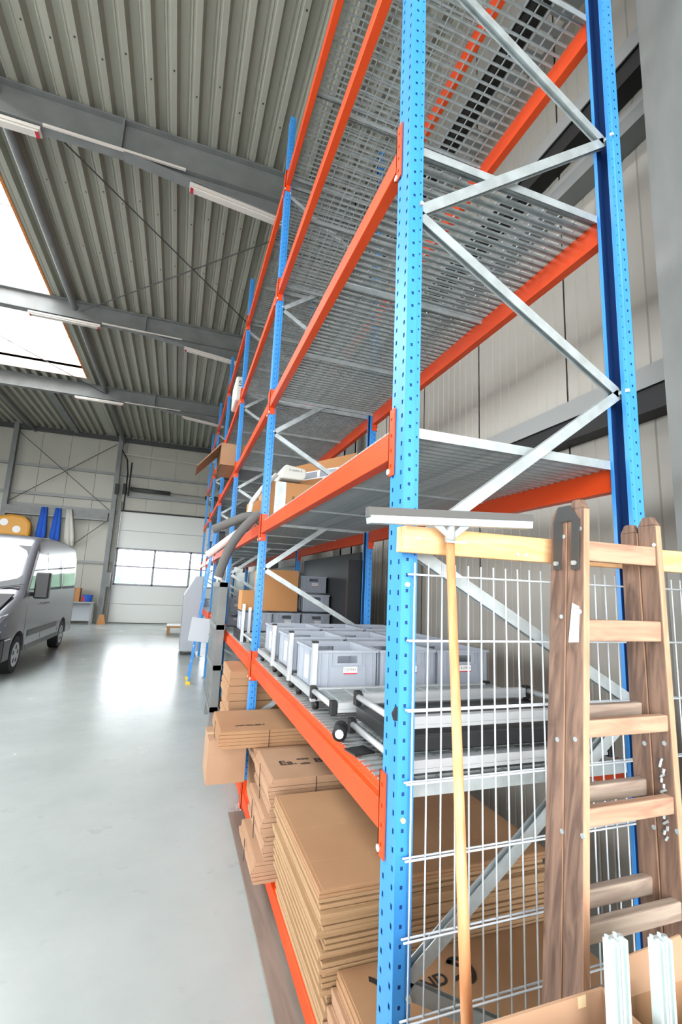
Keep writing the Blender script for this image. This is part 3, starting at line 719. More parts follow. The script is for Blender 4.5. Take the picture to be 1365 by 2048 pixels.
# bundles of folded cartons: curved spine towards the aisle, thin layers
def bundle(x0, x1, y0, y1, z0, h, label, m_, layers=5, tape=True, group='bundles of folded cartons', rz=0, slant=.05, text=None):
    t = thing('carton_bundle', label, 'carton bundle', ((x0+x1)/2, (y0+y1)/2, z0), group)
    m = MB(); lh = h/layers
    for i in range(layers):
        a = x0 + slant*(abs(i+.5-layers/2)/layers)*.8 + R.uniform(-.004, .004); b = x1+R.uniform(-.01, .01)
        c_ = y0+R.uniform(0, .008); d_ = y1-R.uniform(0, .008); za, zb = z0+i*lh+.0008, z0+(i+1)*lh-.0012
        m.prism([(a, za+lh*.15), (a+.012, za), (b, za), (b, zb), (a+.012, zb), (a, zb-lh*.15)], 1, c_, d_)
    o = m.build('folded_sheets', m_, t)
    if rz: t.rotation_euler = (0, 0, rz)
    xs = x0+(x1-x0)*.42
    if tape:
        MB().box(xs, xs+.004, y0-.0015, y0+.002, z0, z0+h).build('slit_seam', M_print, t)
        mb_ = MB(); yy = (y0+y1)/2; mb_.prism([(yy-.01, z0), (yy-.005, z0), (yy+.012, z0+h), (yy+.007, z0+h)], 0, x0-.0015, x0+.002); mb_.build('slit_seam', M_print, t)
    if text:
        c = wloc(t)
        for s_, sz, dx, dy in text:
            text_obj('printed_text', s_, sz, M_print, frame3((dx, dy, z0+h+.0008), (1, 0, 0), (0, 1, 0)), t, bold=.0012, depth=.0002)
    return t
z = .187
hs = (.115, .12, .10, .075, .13)
xs = (-.135, -.085, -.105, -.06, -.07)
labs = ('lowest bundle of folded cartons in the column beside the big stack', 'folded carton bundle second from the bottom beside the big stack', 'folded carton bundle in the middle of the column beside the big stack',
        'thin folded carton bundle beneath the printed one', 'top folded carton bundle with large black print beside the big stack')
for i in range(5):
    bundle(xs[i], .62, 1.50, 2.02+.03*(i % 2), z, hs[i]-.002, labs[i], M_card2 if i < 4 else M_card2, layers=6 if hs[i] > .1 else 4, slant=.06,
           text=[('Ea.', .10, .10, 1.74), ('ooo', .05, .21, 1.79), ('o20r', .035, .21, 1.71), ('Bian', .10, .36, 1.74)] if i == 4 else None)
    z += hs[i]
# box carrying the second column, then thick bundles jutting into the aisle
carton('folded_carton_box', .02, .60, 2.10, 2.74, .192, .60, 'brown carton behind the printed bundle, under the bundle that juts out', M_card, False)
bundle(-.06, .62, 2.12, 2.72, .605, .085, 'folded carton bundle directly on the brown box behind the printed bundle', M_card2, layers=3)
bundle(-.30, .55, 2.16, 2.74, .692, .115, 'long folded carton bundle jutting into the aisle with small black print', M_card, layers=5, slant=.03, text=[('0707.023.080 3', .035, -.06, 2.30)])
t = carton('tilted_carton', -.34, -.06, 2.40, 2.76, .38, .685, 'brown carton hanging into the aisle under the jutting bundle', M_card2, False)
z = .30
for i in range(6):
    bundle(-.16-.01*((i*2) % 3), .60, 3.02, 3.62, z, .125, ['curved folded carton in the tall pile behind the second upright, at its foot', 'curved folded carton low in the tall pile behind the second upright', 'curved folded carton mid-height in the tall pile behind the second upright', 'curved folded carton above the middle of the tall pile behind the second upright', 'curved folded carton next below the top of the tall pile', 'curved folded carton on top of the tall pile behind the second upright'][i], M_card, layers=2, slant=.10, tape=False, group='cartons in the tall pile of the second bay')
    z += .128
MB().box(-.02, D, 2.92, 5.5, .19, .295).build('x', M_ply)
o = bpy.data.objects['x']; o.name = 'wooden_pallet'; tag(o, 'low wooden base under the tall carton pile in the second bay', 'pallet')
tag(MB().hexa([(.75, 1.42, .19), (1.05, 1.42, .19), (1.05, 1.46, .19), (.75, 1.46, .19), (.60, 1.42, .95), (1.07, 1.42, .95), (1.07, 1.46, .95), (.60, 1.46, .95)]).build('white_board', M_crate2), 'pale grey board standing behind the big carton stack', 'board')

# ------------------------------------------------------------------ level 1 (second shelf from floor): trolleys, trays, crates
ZD = CB[0] + .194
def flow_tray(x0, x1, y0, y1, z, label, mesh=True, dark=False):
    t = thing('aluminium_tray_frame', label, 'tray frame', ((x0+x1)/2, (y0+y1)/2, z), 'aluminium tray frames on the lowest grating')
    for y in (y0, y1-.03):
        m = MB(); m.box(x0+.03, x1-.03, y, y+.03, z, z+.012); m.box(x0+.03, x1-.03, y, y+.03, z+.018, z+.04); m.box(x0+.03, x1-.03, y+.004, y+.026, z+.012, z+.018)
        m.build('rail', M_alu, t)
    for x in (x0, x1-.022): MB().cyl((x+.011, y0, z+.026), (x+.011, y1, z+.026), .013, 10).build('side_tube', M_alu, t, smooth=True)
    for x in (x0-.004, x1-.026):
        for y in (y0-.004, y1-.026): MB().box(x, x+.03, y, y+.03, z-.01, z+.05).build('corner_cap', M_black, t, bevel=.004)
    if mesh:
        m = MB(); n = 14
        for i in range(n):
            yy = y0+.035+(y1-y0-.07)*i/(n-1); m.box(x0+.03, x1-.03, yy-.012, yy+.012, z+.03, z+.034)
        o = m.build('mesh_slats', M_grate, t); o['kind'] = 'stuff'
        m = MB()
        for i in range(10):
            xx = x0+.06+(x1-x0-.12)*i/9; m.box(xx-.006, xx+.006, y0+.03, y1-.03, z+.026, z+.036)
        o = m.build('mesh_cross_bars', M_galv, t); o['kind'] = 'stuff'
    if dark: MB().box(x0+.03, x1-.03, y0+.03, y1-.03, z+.004, z+.010).build('base_sheet', M_dark, t)
    return t
flow_tray(.075, 1.0, .12, .62, ZD+.02, 'nearest aluminium tray frame with grating, on the lowest grating', True, True)
flow_tray(.0, 1.04, .635, .965, ZD+.085, 'second aluminium tray frame, raised behind the nearest one', True)
flow_tray(.09, 1.0, .20, .60, ZD+.135, 'aluminium frame lying on top of the nearest tray frame', False)
tag(MB().box(.10, .99, .16, .60, ZD+.072, ZD+.122).build('shade_slab', M_dark, bevel=.004), 'added black shade tub sandwiched between the two nearest tray frames', 'slab')  # black piece added to stand for the dark shade between the tray frames
m = MB().box(.80, .90, .15, .158, ZD+.085, ZD+.105); tag(m.build('red_clip', M_red), 'red plastic clip on the tray frame seen through the fence', 'clip')
t = thing('black_roller', 'black rubber roller lying on the aisle edge of the lowest grating', 'roller', (.03, .6, ZD))
MB().cyl((-.0, .52, ZD+.035), (.035, .60, ZD+.035), .03, 14).build('roller_body', M_black, t, smooth=True)
MB().cyl((-.003, .515, ZD+.035), (.0, .52, ZD+.035), .018, 10).build('hub', M_galv, t)
tag(MB().box(-.0, .09, .36, .44, ZD+.002, ZD+.008).rot(.2, (0, .4, 0)).build('black_mat', M_dark), 'small black rubber mat on the aisle edge of the lowest grating', 'mat')
for i, (ya, yb) in enumerate(((.98, 1.46), (1.5, 1.98), (2.02, 2.66))):
    t = thing('transport_trolley', ['nearest', 'middle', 'farthest'][i] + ' low aluminium trolley under the grey crates of the nearest bay', 'trolley', (.55, ya, ZD), 'low aluminium trolleys under the crates')
    for y in (ya, yb-.03): MB().box(.03, 1.06, y, y+.03, ZD+.055, ZD+.095).build('rail', M_alu, t)
    for x in (.03, 1.035): MB().box(x-.012, x+.012, ya, yb, ZD+.06, ZD+.095).build('side_rail', M_alu, t)
    for x in (.05, 1.03):
        for y in (ya+.06, yb-.08): MB().cyl((x-.012, y, ZD+.027), (x+.012, y, ZD+.027), .026, 12).build('wheel', M_black, t, smooth=True)
    for x in (.018,):
        p_ = MB().box(x-.012, x+.012, ya-.01, ya+.02, ZD+.055, ZD+.335).build('corner_post', M_alu, t)
        MB().box(x-.014, x+.014, ya-.012, ya+.022, ZD+.335, ZD+.345).build('post_cap', M_black, t)
def crate_master(w_, d_, h_):
    t = thing('stacking_crate', 'x', 'crate', (0, 0, 0))
    m = MB(); th = .006
    m.box(0, w_, 0, d_, 0, th)
    # front and back walls with a hand opening
    hx0, hx1, hz0, hz1 = w_/2-.055, w_/2+.055, h_-.065, h_-.028
    for y in (0, d_-th):
        m.box(0, hx0, y, y+th, 0, h_); m.box(hx1, w_, y, y+th, 0, h_); m.box(hx0, hx1, y, y+th, 0, hz0); m.box(hx0, hx1, y, y+th, hz1, h_)
    m.box(0, th, th, d_-th, 0, h_); m.box(w_-th, w_, th, d_-th, 0, h_)
    m.build('crate_shell', M_crate, t)
    m = MB(); r = .009
    m.box(-r, w_+r, -r, 0, h_-.012, h_); m.box(-r, w_+r, d_, d_+r, h_-.012, h_); m.box(-r, 0, 0, d_, h_-.012, h_); m.box(w_, w_+r, 0, d_, h_-.012, h_)
    m.build('rim', M_crate, t)
    m = MB()
    for x in (.02, .06, w_-.06, w_-.02): m.box(x-.002, x+.002, -.007, 0, .01, h_-.012)
    for y in (.03, d_*.33, d_*.66, d_-.03): m.box(-.007, 0, y-.002, y+.002, .01, h_-.012)
    m.box(hx0-.03, hx0-.026, -.007, 0, hz0-.01, h_-.012); m.box(hx1+.026, hx1+.03, -.007, 0, hz0-.01, h_-.012); m.box(hx0-.03, hx1+.03, -.007, 0, hz0-.014, hz0-.01)
    m.build('ribs', M_crate, t)['kind'] = 'stuff'
    lb = MB().box(w_/2-.02, w_/2+.055, -.0015, 0, hz0-.055, hz0-.018).build('paper_label', M_label, t)
    MB().box(w_/2-.02, w_/2+.055, -.0018, -.0015, hz0-.055, hz0-.049).build('red_stripe', M_red, lb)
    text_obj('label_number', '037993', .021, M_print, frame3((w_/2+.0175, -.0018, hz0-.034), (1, 0, 0), (0, 0, 1)), lb, depth=.0002)
    MB().box(-.0015, 0, d_*.42, d_*.6, .03, h_-.05).build('side_label', M_label, t)
    return t
CH = .2
cr = crate_master(.325, .40, CH)
rows = [(1.0, ZD+.097, 'front row'), (1.52, ZD+.108, 'second row'), (2.05, ZD+.118, 'back row')]
first = True
for ri, (y, z, nm) in enumerate(rows):
    for ci in range(3):
        x = .04 + ci*.35
        lab = 'grey plastic crate, %s, %s the nearest bay' % (['at the aisle', 'in the middle', 'at the wall side'][ci], {0: 'front row of', 1: 'second row of', 2: 'back row of'}[ri])
        if first: cr.location = (x, y, z); cr['label'] = lab; cr['group'] = 'grey plastic crates on the trolleys'; first = False
        else: dup(cr, (x, y, z), 0, lab)
t = thing('slanting_plate', 'light grey plate slanting in the front crate row', 'plate', (.6, 1.2, ZD+.3))
MB().hexa([(.42, 1.03, ZD+.25), (.66, 1.03, ZD+.20), (.66, 1.36, ZD+.20), (.42, 1.36, ZD+.25), (.42, 1.03, ZD+.255), (.66, 1.03, ZD+.205), (.66, 1.36, ZD+.205), (.42, 1.36, ZD+.255)]).build('plate_sheet', M_crate2, t)

# second bay, lowest grating
flow_tray(.05, 1.02, 3.0, 3.9, ZD+.06, 'aluminium tray frame in the second bay behind the second upright', True)
for x, pl_ in ((.03, 'nearest the aisle'), (.10, 'in the middle of three'), (.17, 'shortest of three')): tag(MB().box(x, x+.03, 3.84+x*.2, 3.88+x*.2, ZD, ZD+.42-.5*x).build('aluminium_post', M_alu), 'pale aluminium post behind the tall carton pile, ' + pl_, 'post', 'pale aluminium posts in the second bay')
carton('brown_carton', .24, .68, 4.02, 4.5, ZD+.33, ZD+.80, 'big brown carton standing high in the second bay, behind the grey crates', M_cardo, False)
carton('brown_carton', .04, .22, 4.04, 4.35, ZD+.33, ZD+.55, 'small brown carton left of the big one in the second bay', M_cardo, False)
for i, (x, y, z, lab) in enumerate(((.05, 3.95, ZD+.11, 'grey crate under the small carton in the second bay'), (.40, 4.02, ZD+.11, 'grey crate under the big brown carton in the second bay'), (.755, 4.0, ZD+.11, 'grey crate low at the wall side of the second bay'), (.755, 4.05, ZD+.33, 'grey crate beside the big brown carton'), (.755, 4.2, ZD+.55, 'topmost grey crate beside the big brown carton'))):
    dup(cr, (x, y, z), 0, lab)
tag(MB().box(.03, 1.05, 3.93, 4.5, ZD+.005, ZD+.105).build('black_plinth', M_dark), 'black plinth box under the grey crates of the second bay', 'plinth')
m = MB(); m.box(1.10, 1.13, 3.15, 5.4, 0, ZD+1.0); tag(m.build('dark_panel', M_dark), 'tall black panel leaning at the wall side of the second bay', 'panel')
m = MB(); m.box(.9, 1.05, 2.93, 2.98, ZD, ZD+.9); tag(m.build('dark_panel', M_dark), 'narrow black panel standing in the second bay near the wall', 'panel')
# wire-backed trolley columns deeper in
for k, (y0_, n_) in enumerate(((5.8, 4), (8.6, 4), (11.4, 3))):
    for q in range(n_):
        dup(cr, (.03 + .345*(q % 3), y0_, ZD + .001 + .202*(q//3)), 0, 'grey crate deep in the %s bay, %s' % (ordn[k+2], ['at the aisle', 'in the middle', 'at the wall side', 'on top of the others'][q]))
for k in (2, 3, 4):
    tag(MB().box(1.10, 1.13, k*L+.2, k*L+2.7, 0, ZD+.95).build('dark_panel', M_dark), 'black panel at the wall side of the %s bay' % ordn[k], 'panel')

# ------------------------------------------------------------------ second shelf level: boxes and foam tubes of the second bay
Z1_ = CB[1] + .196
t = carton('orange_carton', .10, .80, 3.12, 3.75, Z1_, Z1_+.44, 'orange-brown carton with a grey strap, low on the second shelf of the second bay', M_cardo, False)
MB().box(.16, .27, 3.117, 3.12, Z1_, Z1_+.44).build('grey_strap', M_galv, t)
MB().cyl((.56, 3.112, Z1_+.30), (.56, 3.12, Z1_+.30), .028, 16).build('red_seal', M_red, t)
text_obj('printed_text', '8  oo', .06, M_print, frame3((.40, 3.118, Z1_+.28), (1, 0, 0), (0, 0, 1)), t, depth=.0002)
tag(MB().cyl((.20, 3.112, Z1_+.002), (.20, 3.112, Z1_+.12), .004, 6).build('cord', M_white), 'thin white cord end below the grey strap', 'cord')
t = thing('long_carton', 'long brown carton with two taped windows on top of the orange-brown carton', 'box', (.75, 3.5, Z1_+.45))
MB().hexa([(.42, 3.45, Z1_+.46), (1.0, 3.08, Z1_+.56), (1.05, 3.5, Z1_+.56), (.5, 3.9, Z1_+.46), (.42, 3.45, Z1_+.70), (1.0, 3.08, Z1_+.84), (1.05, 3.5, Z1_+.84), (.5, 3.9, Z1_+.70)]).build('carton_body', M_cardo, t)
tag(MB().box(.45, 1.04, 3.3, 3.7, Z1_+.442, Z1_+.458).build('cardboard_sheet', M_card3), 'cardboard sheet under the long brown carton', 'sheet')
p0 = Vector((.42, 3.45, Z1_+.46)); dx = Vector((.58, -.37, .10)); dn = Vector((-.37, -.58, 0)).normalized()*.003
def onface(a, b): return p0+dx*a+Vector((0, 0, .26*b))+dn
m = MB(); m.add([onface(.12, .25), onface(.72, .25), onface(.72, .6), onface(.12, .6)], [(0, 1, 2, 3)]); w_ = m.build('tape_window', M_label, t, fix=False)
m = MB(); dn2 = dn*1.6
for a, b in ((.15, .38), (.42, .69)): m.add([p+dn for p in (onface(a, .3), onface(b, .3), onface(b, .55), onface(a, .55))], [(0, 1, 2, 3)])
m.build('dark_window', M_crate, w_, fix=False)
t = thing('white_foam_block', 'long white foam roll resting on the orange-brown carton', 'foam block', (.3, 3.4, Z1_+.45))
m = MB(); m.prism([(.19, Z1_+.455), (.42, Z1_+.455), (.45, Z1_+.50), (.44, Z1_+.57), (.24, Z1_+.60), (.20, Z1_+.56)], 1, 3.02, 3.42); m.build('foam_body', M_whitecl, t, bevel=.015)
text_obj('printed_text', 'h ooito k', .035, M_print, frame3((.335, 3.018, Z1_+.545), (1, 0, -.03), (0, 0, 1)), t, depth=.0002)
tag(MB().path([(.16, 3.08, Z1_+.50), (.04, 3.09, Z1_+.36), (-.06, 3.12, Z1_+.20), (-.07, 3.2, Z1_+.03)], .024, 10).build('beige_hose', M_whitecl, smooth=True), 'beige hose drooping past the second upright on the second shelf', 'hose')
carton('orange_carton', -.02, .09, 3.40, 3.78, Z1_, Z1_+.28, 'small orange-brown carton at the aisle edge, left of the second upright', M_cardo, False)
def tube(name, pts, r, label, m_, cat, ring=None):
    cu = bpy.data.curves.new(name, 'CURVE'); cu.dimensions = '3D'; sp = cu.splines.new('NURBS'); sp.points.add(len(pts)-1)
    for i, p in enumerate(pts): sp.points[i].co = (*p, 1)
    sp.use_endpoint_u = True; sp.order_u = 4; sp.resolution_u = 8; cu.bevel_depth = r; cu.bevel_resolution = 5; cu.use_fill_caps = True
    t_ = bpy.data.objects.new('tmp', cu); COL.objects.link(t_); bpy.context.view_layer.update()
    me = bpy.data.meshes.new_from_object(t_.evaluated_get(bpy.context.evaluated_depsgraph_get())); bpy.data.objects.remove(t_)
    for p in me.polygons: p.use_smooth = True
    me.materials.clear(); me.materials.append(m_); o = bpy.data.objects.new(name, me); COL.objects.link(o); tag(o, label, cat); return o
tube('foam_tube', [(.02, 2.98, 2.42), (-.06, 3.0, 2.49), (-.15, 3.06, 2.46), (-.27, 3.14, 2.40), (-.39, 3.2, 2.34)], .042, 'upper thick grey foam tube jutting into the aisle at the second upright', M_foam, 'foam tube')
o = tube('foam_tube', [(.0, 2.88+.06, 2.50), (-.08, 2.96, 2.42), (-.20, 3.06, 2.28), (-.27, 3.14, 2.08), (-.31, 3.18, 1.90)], .043, 'lower thick grey foam tube bending down into the aisle', M_foam, 'foam tube')
MB().cyl((-.310, 3.18, 1.902), (-.316, 3.185, 1.878), .036, 16).build('tube_lining', M_label, o)
tube('pink_bundle', [(.03, 3.3, 2.46), (-.10, 3.31, 2.40), (-.30, 3.34, 2.20), (-.42, 3.36, 2.10)], .035, 'pinkish white rolled bundle beside the lower foam tube', mat('pinkish_foil', (226, 190, 182), .5), 'bundle')
for i in range(3):
    pass
# third and fourth bays: goods hinted between the posts
t = carton('open_carton', -.22, .45, 5.75, 6.6, CB[2]+.2, CB[2]+.55, 'open brown carton jutting out high up in the third bay', M_card, True)
MB().hexa([(-.22, 5.75, CB[2]+.53), (-.22, 6.6, CB[2]+.53), (-.22, 6.6, CB[2]+.55), (-.22, 5.75, CB[2]+.55), (-.55, 5.85, CB[2]+.15), (-.55, 6.5, CB[2]+.15), (-.54, 6.5, CB[2]+.17), (-.54, 5.85, CB[2]+.17)]).build('flap', M_card, t)
tag(MB().box(-.06, .3, 6.0, 6.6, CB[3]+.2, CB[3]+.62).build('white_sack', M_whitecl, bevel=.03), 'white labelled sack on the fourth shelf of the third bay', 'sack')
text_obj('printed_text', '55/1\n123', .14, M_print, frame3((.10, 5.998, CB[3]+.42), (1, 0, 0), (0, 0, 1)), bpy.data.objects['white_sack'], depth=.0004)
for k in range(2, 5):
    for li in (0, 1, 2):
        if li == 0 or (k == 2 and li == 2): continue
        x0 = .06; zz = CB[li]+.2
        tname = thing('storage_box', 'dark grey storage box on the %s shelf of the %s bay' % (lev[li], ordn[k]), 'box', (.5, k*L+1.2, zz))
        MB().box(.1, .9, k*L+.6, k*L+1.9, zz, zz+.5).build('box_body', M_darkgap, tname, bevel=.01); MB().box(.08, .92, k*L+.58, k*L+1.92, zz+.5, zz+.54).build('box_lid', M_dark, tname)

# blue ladder with yellow feet leaning at the third bay, grey plates and pallet on the floor
t = thing('blue_ladder', 'slim blue ladder with yellow feet leaning on the rack in the third bay', 'ladder', (-.5, 8, 0))
for y in (7.9, 8.35):
    MB().bar((-.30, y, .03), (-.03, y, 2.9), .03, .07, (0, 1, 0)).build('stile', M_blue, t)
    MB().box(-.345, -.265, y-.05, y+.05, .0, .05).build('foot', M_yellow, t)
for i in range(9):
    z = .35+i*.28; x = -.30+.27*z/2.9
    MB().cyl((x, 7.92, z), (x, 8.33, z), .014, 8).build('rung', M_galv, t)
t = thing('plastic_pallet', 'dark grey plastic lattice pallet standing on edge against the rack', 'pallet', (-.1, 5.6, 0))
for i in range(7): MB().box(-.14, -.04, 4.9+.17*i, 4.98+.17*i, .25, 1.85).build('slat', M_steelgrey, t)
for z in (.25, .75, 1.25, 1.79): MB().box(-.15, -.03, 4.9, 6.0, z, z+.06).build('cross_bar', M_steelgrey, t)
MB().box(-.13, -.05, 4.95, 5.1, 0, .25).build('foot', M_steelgrey, t); MB().box(-.13, -.05, 5.8, 5.95, 0, .25).build('foot', M_steelgrey, t)
t = thing('sign_board', 'small grey-white blank plate held out into the aisle on a bent wire', 'plate', (-.3, 6.2, 1.0))
MB().box(-.42, -.12, 6.2, 6.21, .95, 1.3).rot(.1, (-.27, 6.2, 1.1), 'Y').build('plate', M_crate2, t); MB().path([(-.14, 6.2, 1.05), (-.03, 6.08, 1.25), (-.02, 6.08, 2.0)], .01, 6).build('wire', M_galv, t)
t = thing('grey_cabinet', 'pale grey sloping machine housing at the far end of the rack', 'machine', (-.2, 13.5, 0))
MB().prism([(-.45, .1), (.0, .1), (.0, 2.0), (-.2, 2.0), (-.45, 1.5)], 1, 11.4, 12.6).build('housing', M_crate2, t, bevel=.02)
for y in (11.5, 12.4): MB().box(-.42, -.36, y, y+.08, 0, .1).build('foot', M_dark, t)
t = thing('wooden_pallet', 'small brown wooden pallet on the floor before the far door', 'pallet', (-.4, 16.5, 0))
MB().box(-.85, .1, 16.2, 17.2, .24, .30).build('top_board', M_cardo, t)
for x in (-.83, .0): MB().box(x, x+.1, 16.2, 17.2, 0, .24).build('block', M_card, t)
MB().box(-.85, .1, 16.22, 17.2, .30, .31).build('white_sheet', M_label, t)

# ------------------------------------------------------------------ lamps on the rafters
def lamp(x, y, z, slope, label):
    t = thing('tube_lamp', label, 'lamp', (x, y, z), 'white tube lamps under the rafters')
    MB().box(x-.72, x+.72, y-.07, y+.07, z+.03, z+.075).rot(slope, (x, y, z), 'Y').build('housing', M_lamp, t, bevel=.005)
    MB().box(x-.70, x+.70, y-.055, y+.055, z, z+.03).rot(slope, (x, y, z), 'Y').build('diffuser', M_lamp, t, bevel=.01)
    for dx in (-.6, .6): MB().cyl((x+dx, y, z+.07), (x+dx, y, z+.17-dx*slope*.0), .006, 6).build('hanger', M_darkgap, t)
    for dx in (-.68, .68): MB().box(x+dx-.02, x+dx+.02, y-.05, y+.05, z-.004, z).rot(slope, (x, y, z), 'Y').build('end_clip', M_red, t)
for y, zb, nm in ((4.85, 7.56, 'nearest'), (9.85, 7.62, 'second'), (14.85, 7.62, 'third')):
    lamp(-3.6, y-.0, zb-.11, 0, 'white tube lamp left under the %s rafter' % nm)
    lamp(-.32, y-.0, zb-.30, .10, 'white tube lamp right under the %s rafter, by the rack' % nm)
    MB().box(-2.85, -1.1, y-.10, y-.07, zb-.03, zb).build('cable_channel', M_lamp, ceil)

# ------------------------------------------------------------------ back left corner: shelf, bench, tools
t = thing('wall_shelf', 'grey wall shelf high on the far wall above the van', 'shelf', (-6.9, 20, 3.8))
MB().box(-8.2, -5.6, 19.9, 20.7, 3.25, 3.32).build('shelf_board', M_steellight, t)
for x in (-7.9, -5.9): MB().bar((x, 20.65, 2.8), (x, 20.0, 3.25), .04, .04).build('bracket', M_steelgrey, t)
t = thing('ochre_canister', 'large ochre plastic canister with white caps on the shelf above the van', 'canister', (-6.9, 20.2, 3.62))
m = MB(); m.prism([(-7.6, 3.325), (-6.35, 3.325), (-6.35, 3.9), (-6.6, 4.15), (-7.1, 4.2), (-7.6, 4.05)], 1, 19.95, 20.3); m.build('tank', M_ochre, t, bevel=.1)
MB().cyl((-7.25, 19.93, 3.85), (-7.25, 19.96, 3.85), .14, 16).build('cap', M_label, t); MB().cyl((-6.8, 19.93, 3.6), (-6.8, 19.96, 3.6), .14, 16).build('cap', M_label, t)
for x, m_, lab in ((-6.05, M_bluecl, 'bright blue overall hanging from the girt above the van'), (-5.55, M_bluecl, 'blue work jacket hanging next to the white cloth'), (-5.15, M_whitecl, 'white cloth hanging beside the blue jackets')):
    m = MB(); n = 8
    pts = [(x-.16+.32*i/n, 20.3+.05*math.sin(i*1.7)) for i in range(n+1)]; vs = []
    for zz, k_ in ((4.62, .6), (4.1, .9), (3.5, 1.15), (3.1, 1.0)):
        for px, py in pts: vs.append((x+(px-x)*k_+(.12*(4.62-zz) if m_ is M_whitecl else 0), py, zz))
    m.add(vs, [(r*(n+1)+i, r*(n+1)+i+1, (r+1)*(n+1)+i+1, (r+1)*(n+1)+i) for r in range(3) for i in range(n)])
    o = m.build('hanging_cloth', m_, solid=.03, smooth=True, fix=False); tag(o, lab, 'cloth')
t = thing('work_bench', 'low grey work bench beside the far door column', 'bench', (-4.2, 20.2, 0))
MB().box(-5.2, -3.72, 19.9, 20.4, .82, .88).build('bench_top', M_steellight, t)
for x in (-5.15, -3.85): MB().box(x, x+.08, 19.95, 20.03, 0, .82).build('leg', M_steellight, t)
for x in (-5.15, -3.85): MB().box(x, x+.08, 20.3, 20.38, 0, .82).build('leg', M_steellight, t)
MB().box(-5.05, -3.87, 20.3, 20.33, .1, .8).build('back_sheet', M_crate2, t)
t = carton('small_carton', -4.75, -4.3, 20.0, 20.35, .88, 1.42, 'small orange-brown carton with a black strap on the work bench', M_cardo, False)
MB().box(-4.56, -4.48, 19.995, 20.0, .9, 1.42).build('strap', M_black, t)
t = thing('tool_basket', 'blue basket with red items on the work bench', 'basket', (-4.05, 20.2, .88))
MB().cyl((-4.02, 20.15, .88), (-4.02, 20.15, 1.15), .16, 14, r2=.2).build('basket_body', M_bluecl, t); MB().box(-4.2, -4.1, 20.0, 20.1, .88, 1.1).build('red_can', M_red, t)
t = thing('broom', 'broom with an orange head standing by the far column', 'broom', (-3.4, 20.1, 0))
MB().cyl((-3.42, 20.1, .2), (-3.42, 20.2, 1.5), .025, 8).build('handle', M_steelgrey, t); MB().prism([(-3.58, 0), (-3.25, 0), (-3.33, .38), (-3.5, .38)], 1, 20.05, 20.15).build('head', M_cardo, t)

# ------------------------------------------------------------------ van
VY, VX, HW = 8.25, -4.42, 1.0
van = thing('delivery_van', 'silver-grey delivery van parked on the left of the aisle', 'van', (VX, VY+3, 0))
st = [(0.0, .80, .80), (.06, .98, .90), (.22, 1.12, .955), (.5, 1.24, .985), (.85, 1.38, .995), (1.02, 1.50, 1.0), (1.35, 1.98, 1.0), (1.72, 2.42, 1.0), (1.95, 2.60, 1.0), (2.4, 2.68, 1.0), (3.4, 2.72, 1.0), (4.6, 2.72, 1.0), (5.6, 2.66, 1.0), (5.86, 2.55, .985), (5.92, 2.2, .97)]
def wid(z): # half width by height
    return HW*(1.0 if z < 1.35 else 1.0-.085*((z-1.35)/1.3)**1.2)
ring = []
for s_, T, pl in st:
    half = []
    lv = [.36, .5, .8, 1.0, 1.2, 1.35, 1.7, 2.05, 2.35]
    for z in lv:
        zz = min(z, T-.10*(1 if T > 1.6 else .6)); zz = max(zz, .36)
        half.append((wid(zz)*pl, zz))
    w0 = wid(T)*pl
    half += [(w0*.985, T-.05), (w0*.94, T-.012), (w0*.8, T+.005), (w0*.4, T+.02)]
    full = [(-a, b) for a, b in half] + [(0, T+.022)] + [(a, b) for a, b in reversed(half)]
    ring.append([(VX+a, VY+s_, b) for a, b in full])
m = MB(); n = len(ring[0]); vs = [p for r in ring for p in r]
fs = [(i*n+j, i*n+j+1, (i+1)*n+j+1, (i+1)*n+j) for i in range(len(ring)-1) for j in range(n-1)]
fs += [tuple(range(n)), tuple(range((len(ring)-1)*n, len(ring)*n))] + [(i*n, (i+1)*n, (i+1)*n+n-1, i*n+n-1) for i in range(len(ring)-1)]
m.add(vs, fs); body = m.build('van_body', M_van, van, smooth=True)
WF, WR = VY+1.02, VY+4.70
cutm = MB()
for wy in (WF, WR): cutm.cyl((VX-1.2, wy, .36), (VX+1.2, wy, .36), .42, 28)
cut = cutm.build('cut', M_black); bo = body.modifiers.new('b', 'BOOLEAN'); bo.object = cut; bo.operation = 'DIFFERENCE'; bo.solver = 'EXACT'
bpy.context.view_layer.update()
me = bpy.data.meshes.new_from_object(body.evaluated_get(bpy.context.evaluated_depsgraph_get())); body.modifiers.clear(); body.data = me; bpy.data.objects.remove(cut)
es = body.modifiers.new('es', 'EDGE_SPLIT'); es.split_angle = math.radians(38)
for wy in (WF, WR):
    for sx in (-1, 1):
        xo, xi = VX+sx*.985, VX+sx*.76
        t = MB().cyl((xi, wy, .345), (xo, wy, .345), .345, 28).build('wheel', M_tyre, van, bevel=.02)
        MB().cyl((xo, wy, .345), (xo+sx*.004, wy, .345), .225, 24).build('rim', M_rim, t)
        mm = MB(); 
        for q in range(5):
            a = q*2*PI/5+.3; mm.cyl((xo+sx*.004, wy+.13*math.cos(a), .345+.13*math.sin(a)), (xo+sx*.006, wy+.13*math.cos(a), .345+.13*math.sin(a)), .045, 10)
        mm.build('rim_openings', M_black, t)
def sidepoly(pts, name, m_, off=.004, sgn=1):
    vs = [(VX+sgn*(wid(z)+off), VY+s_, z) for s_, z in pts]; mm = MB(); mm.add(vs, [tuple(range(len(vs)))]); return mm.build(name, m_, van, solid=.004, fix=False)
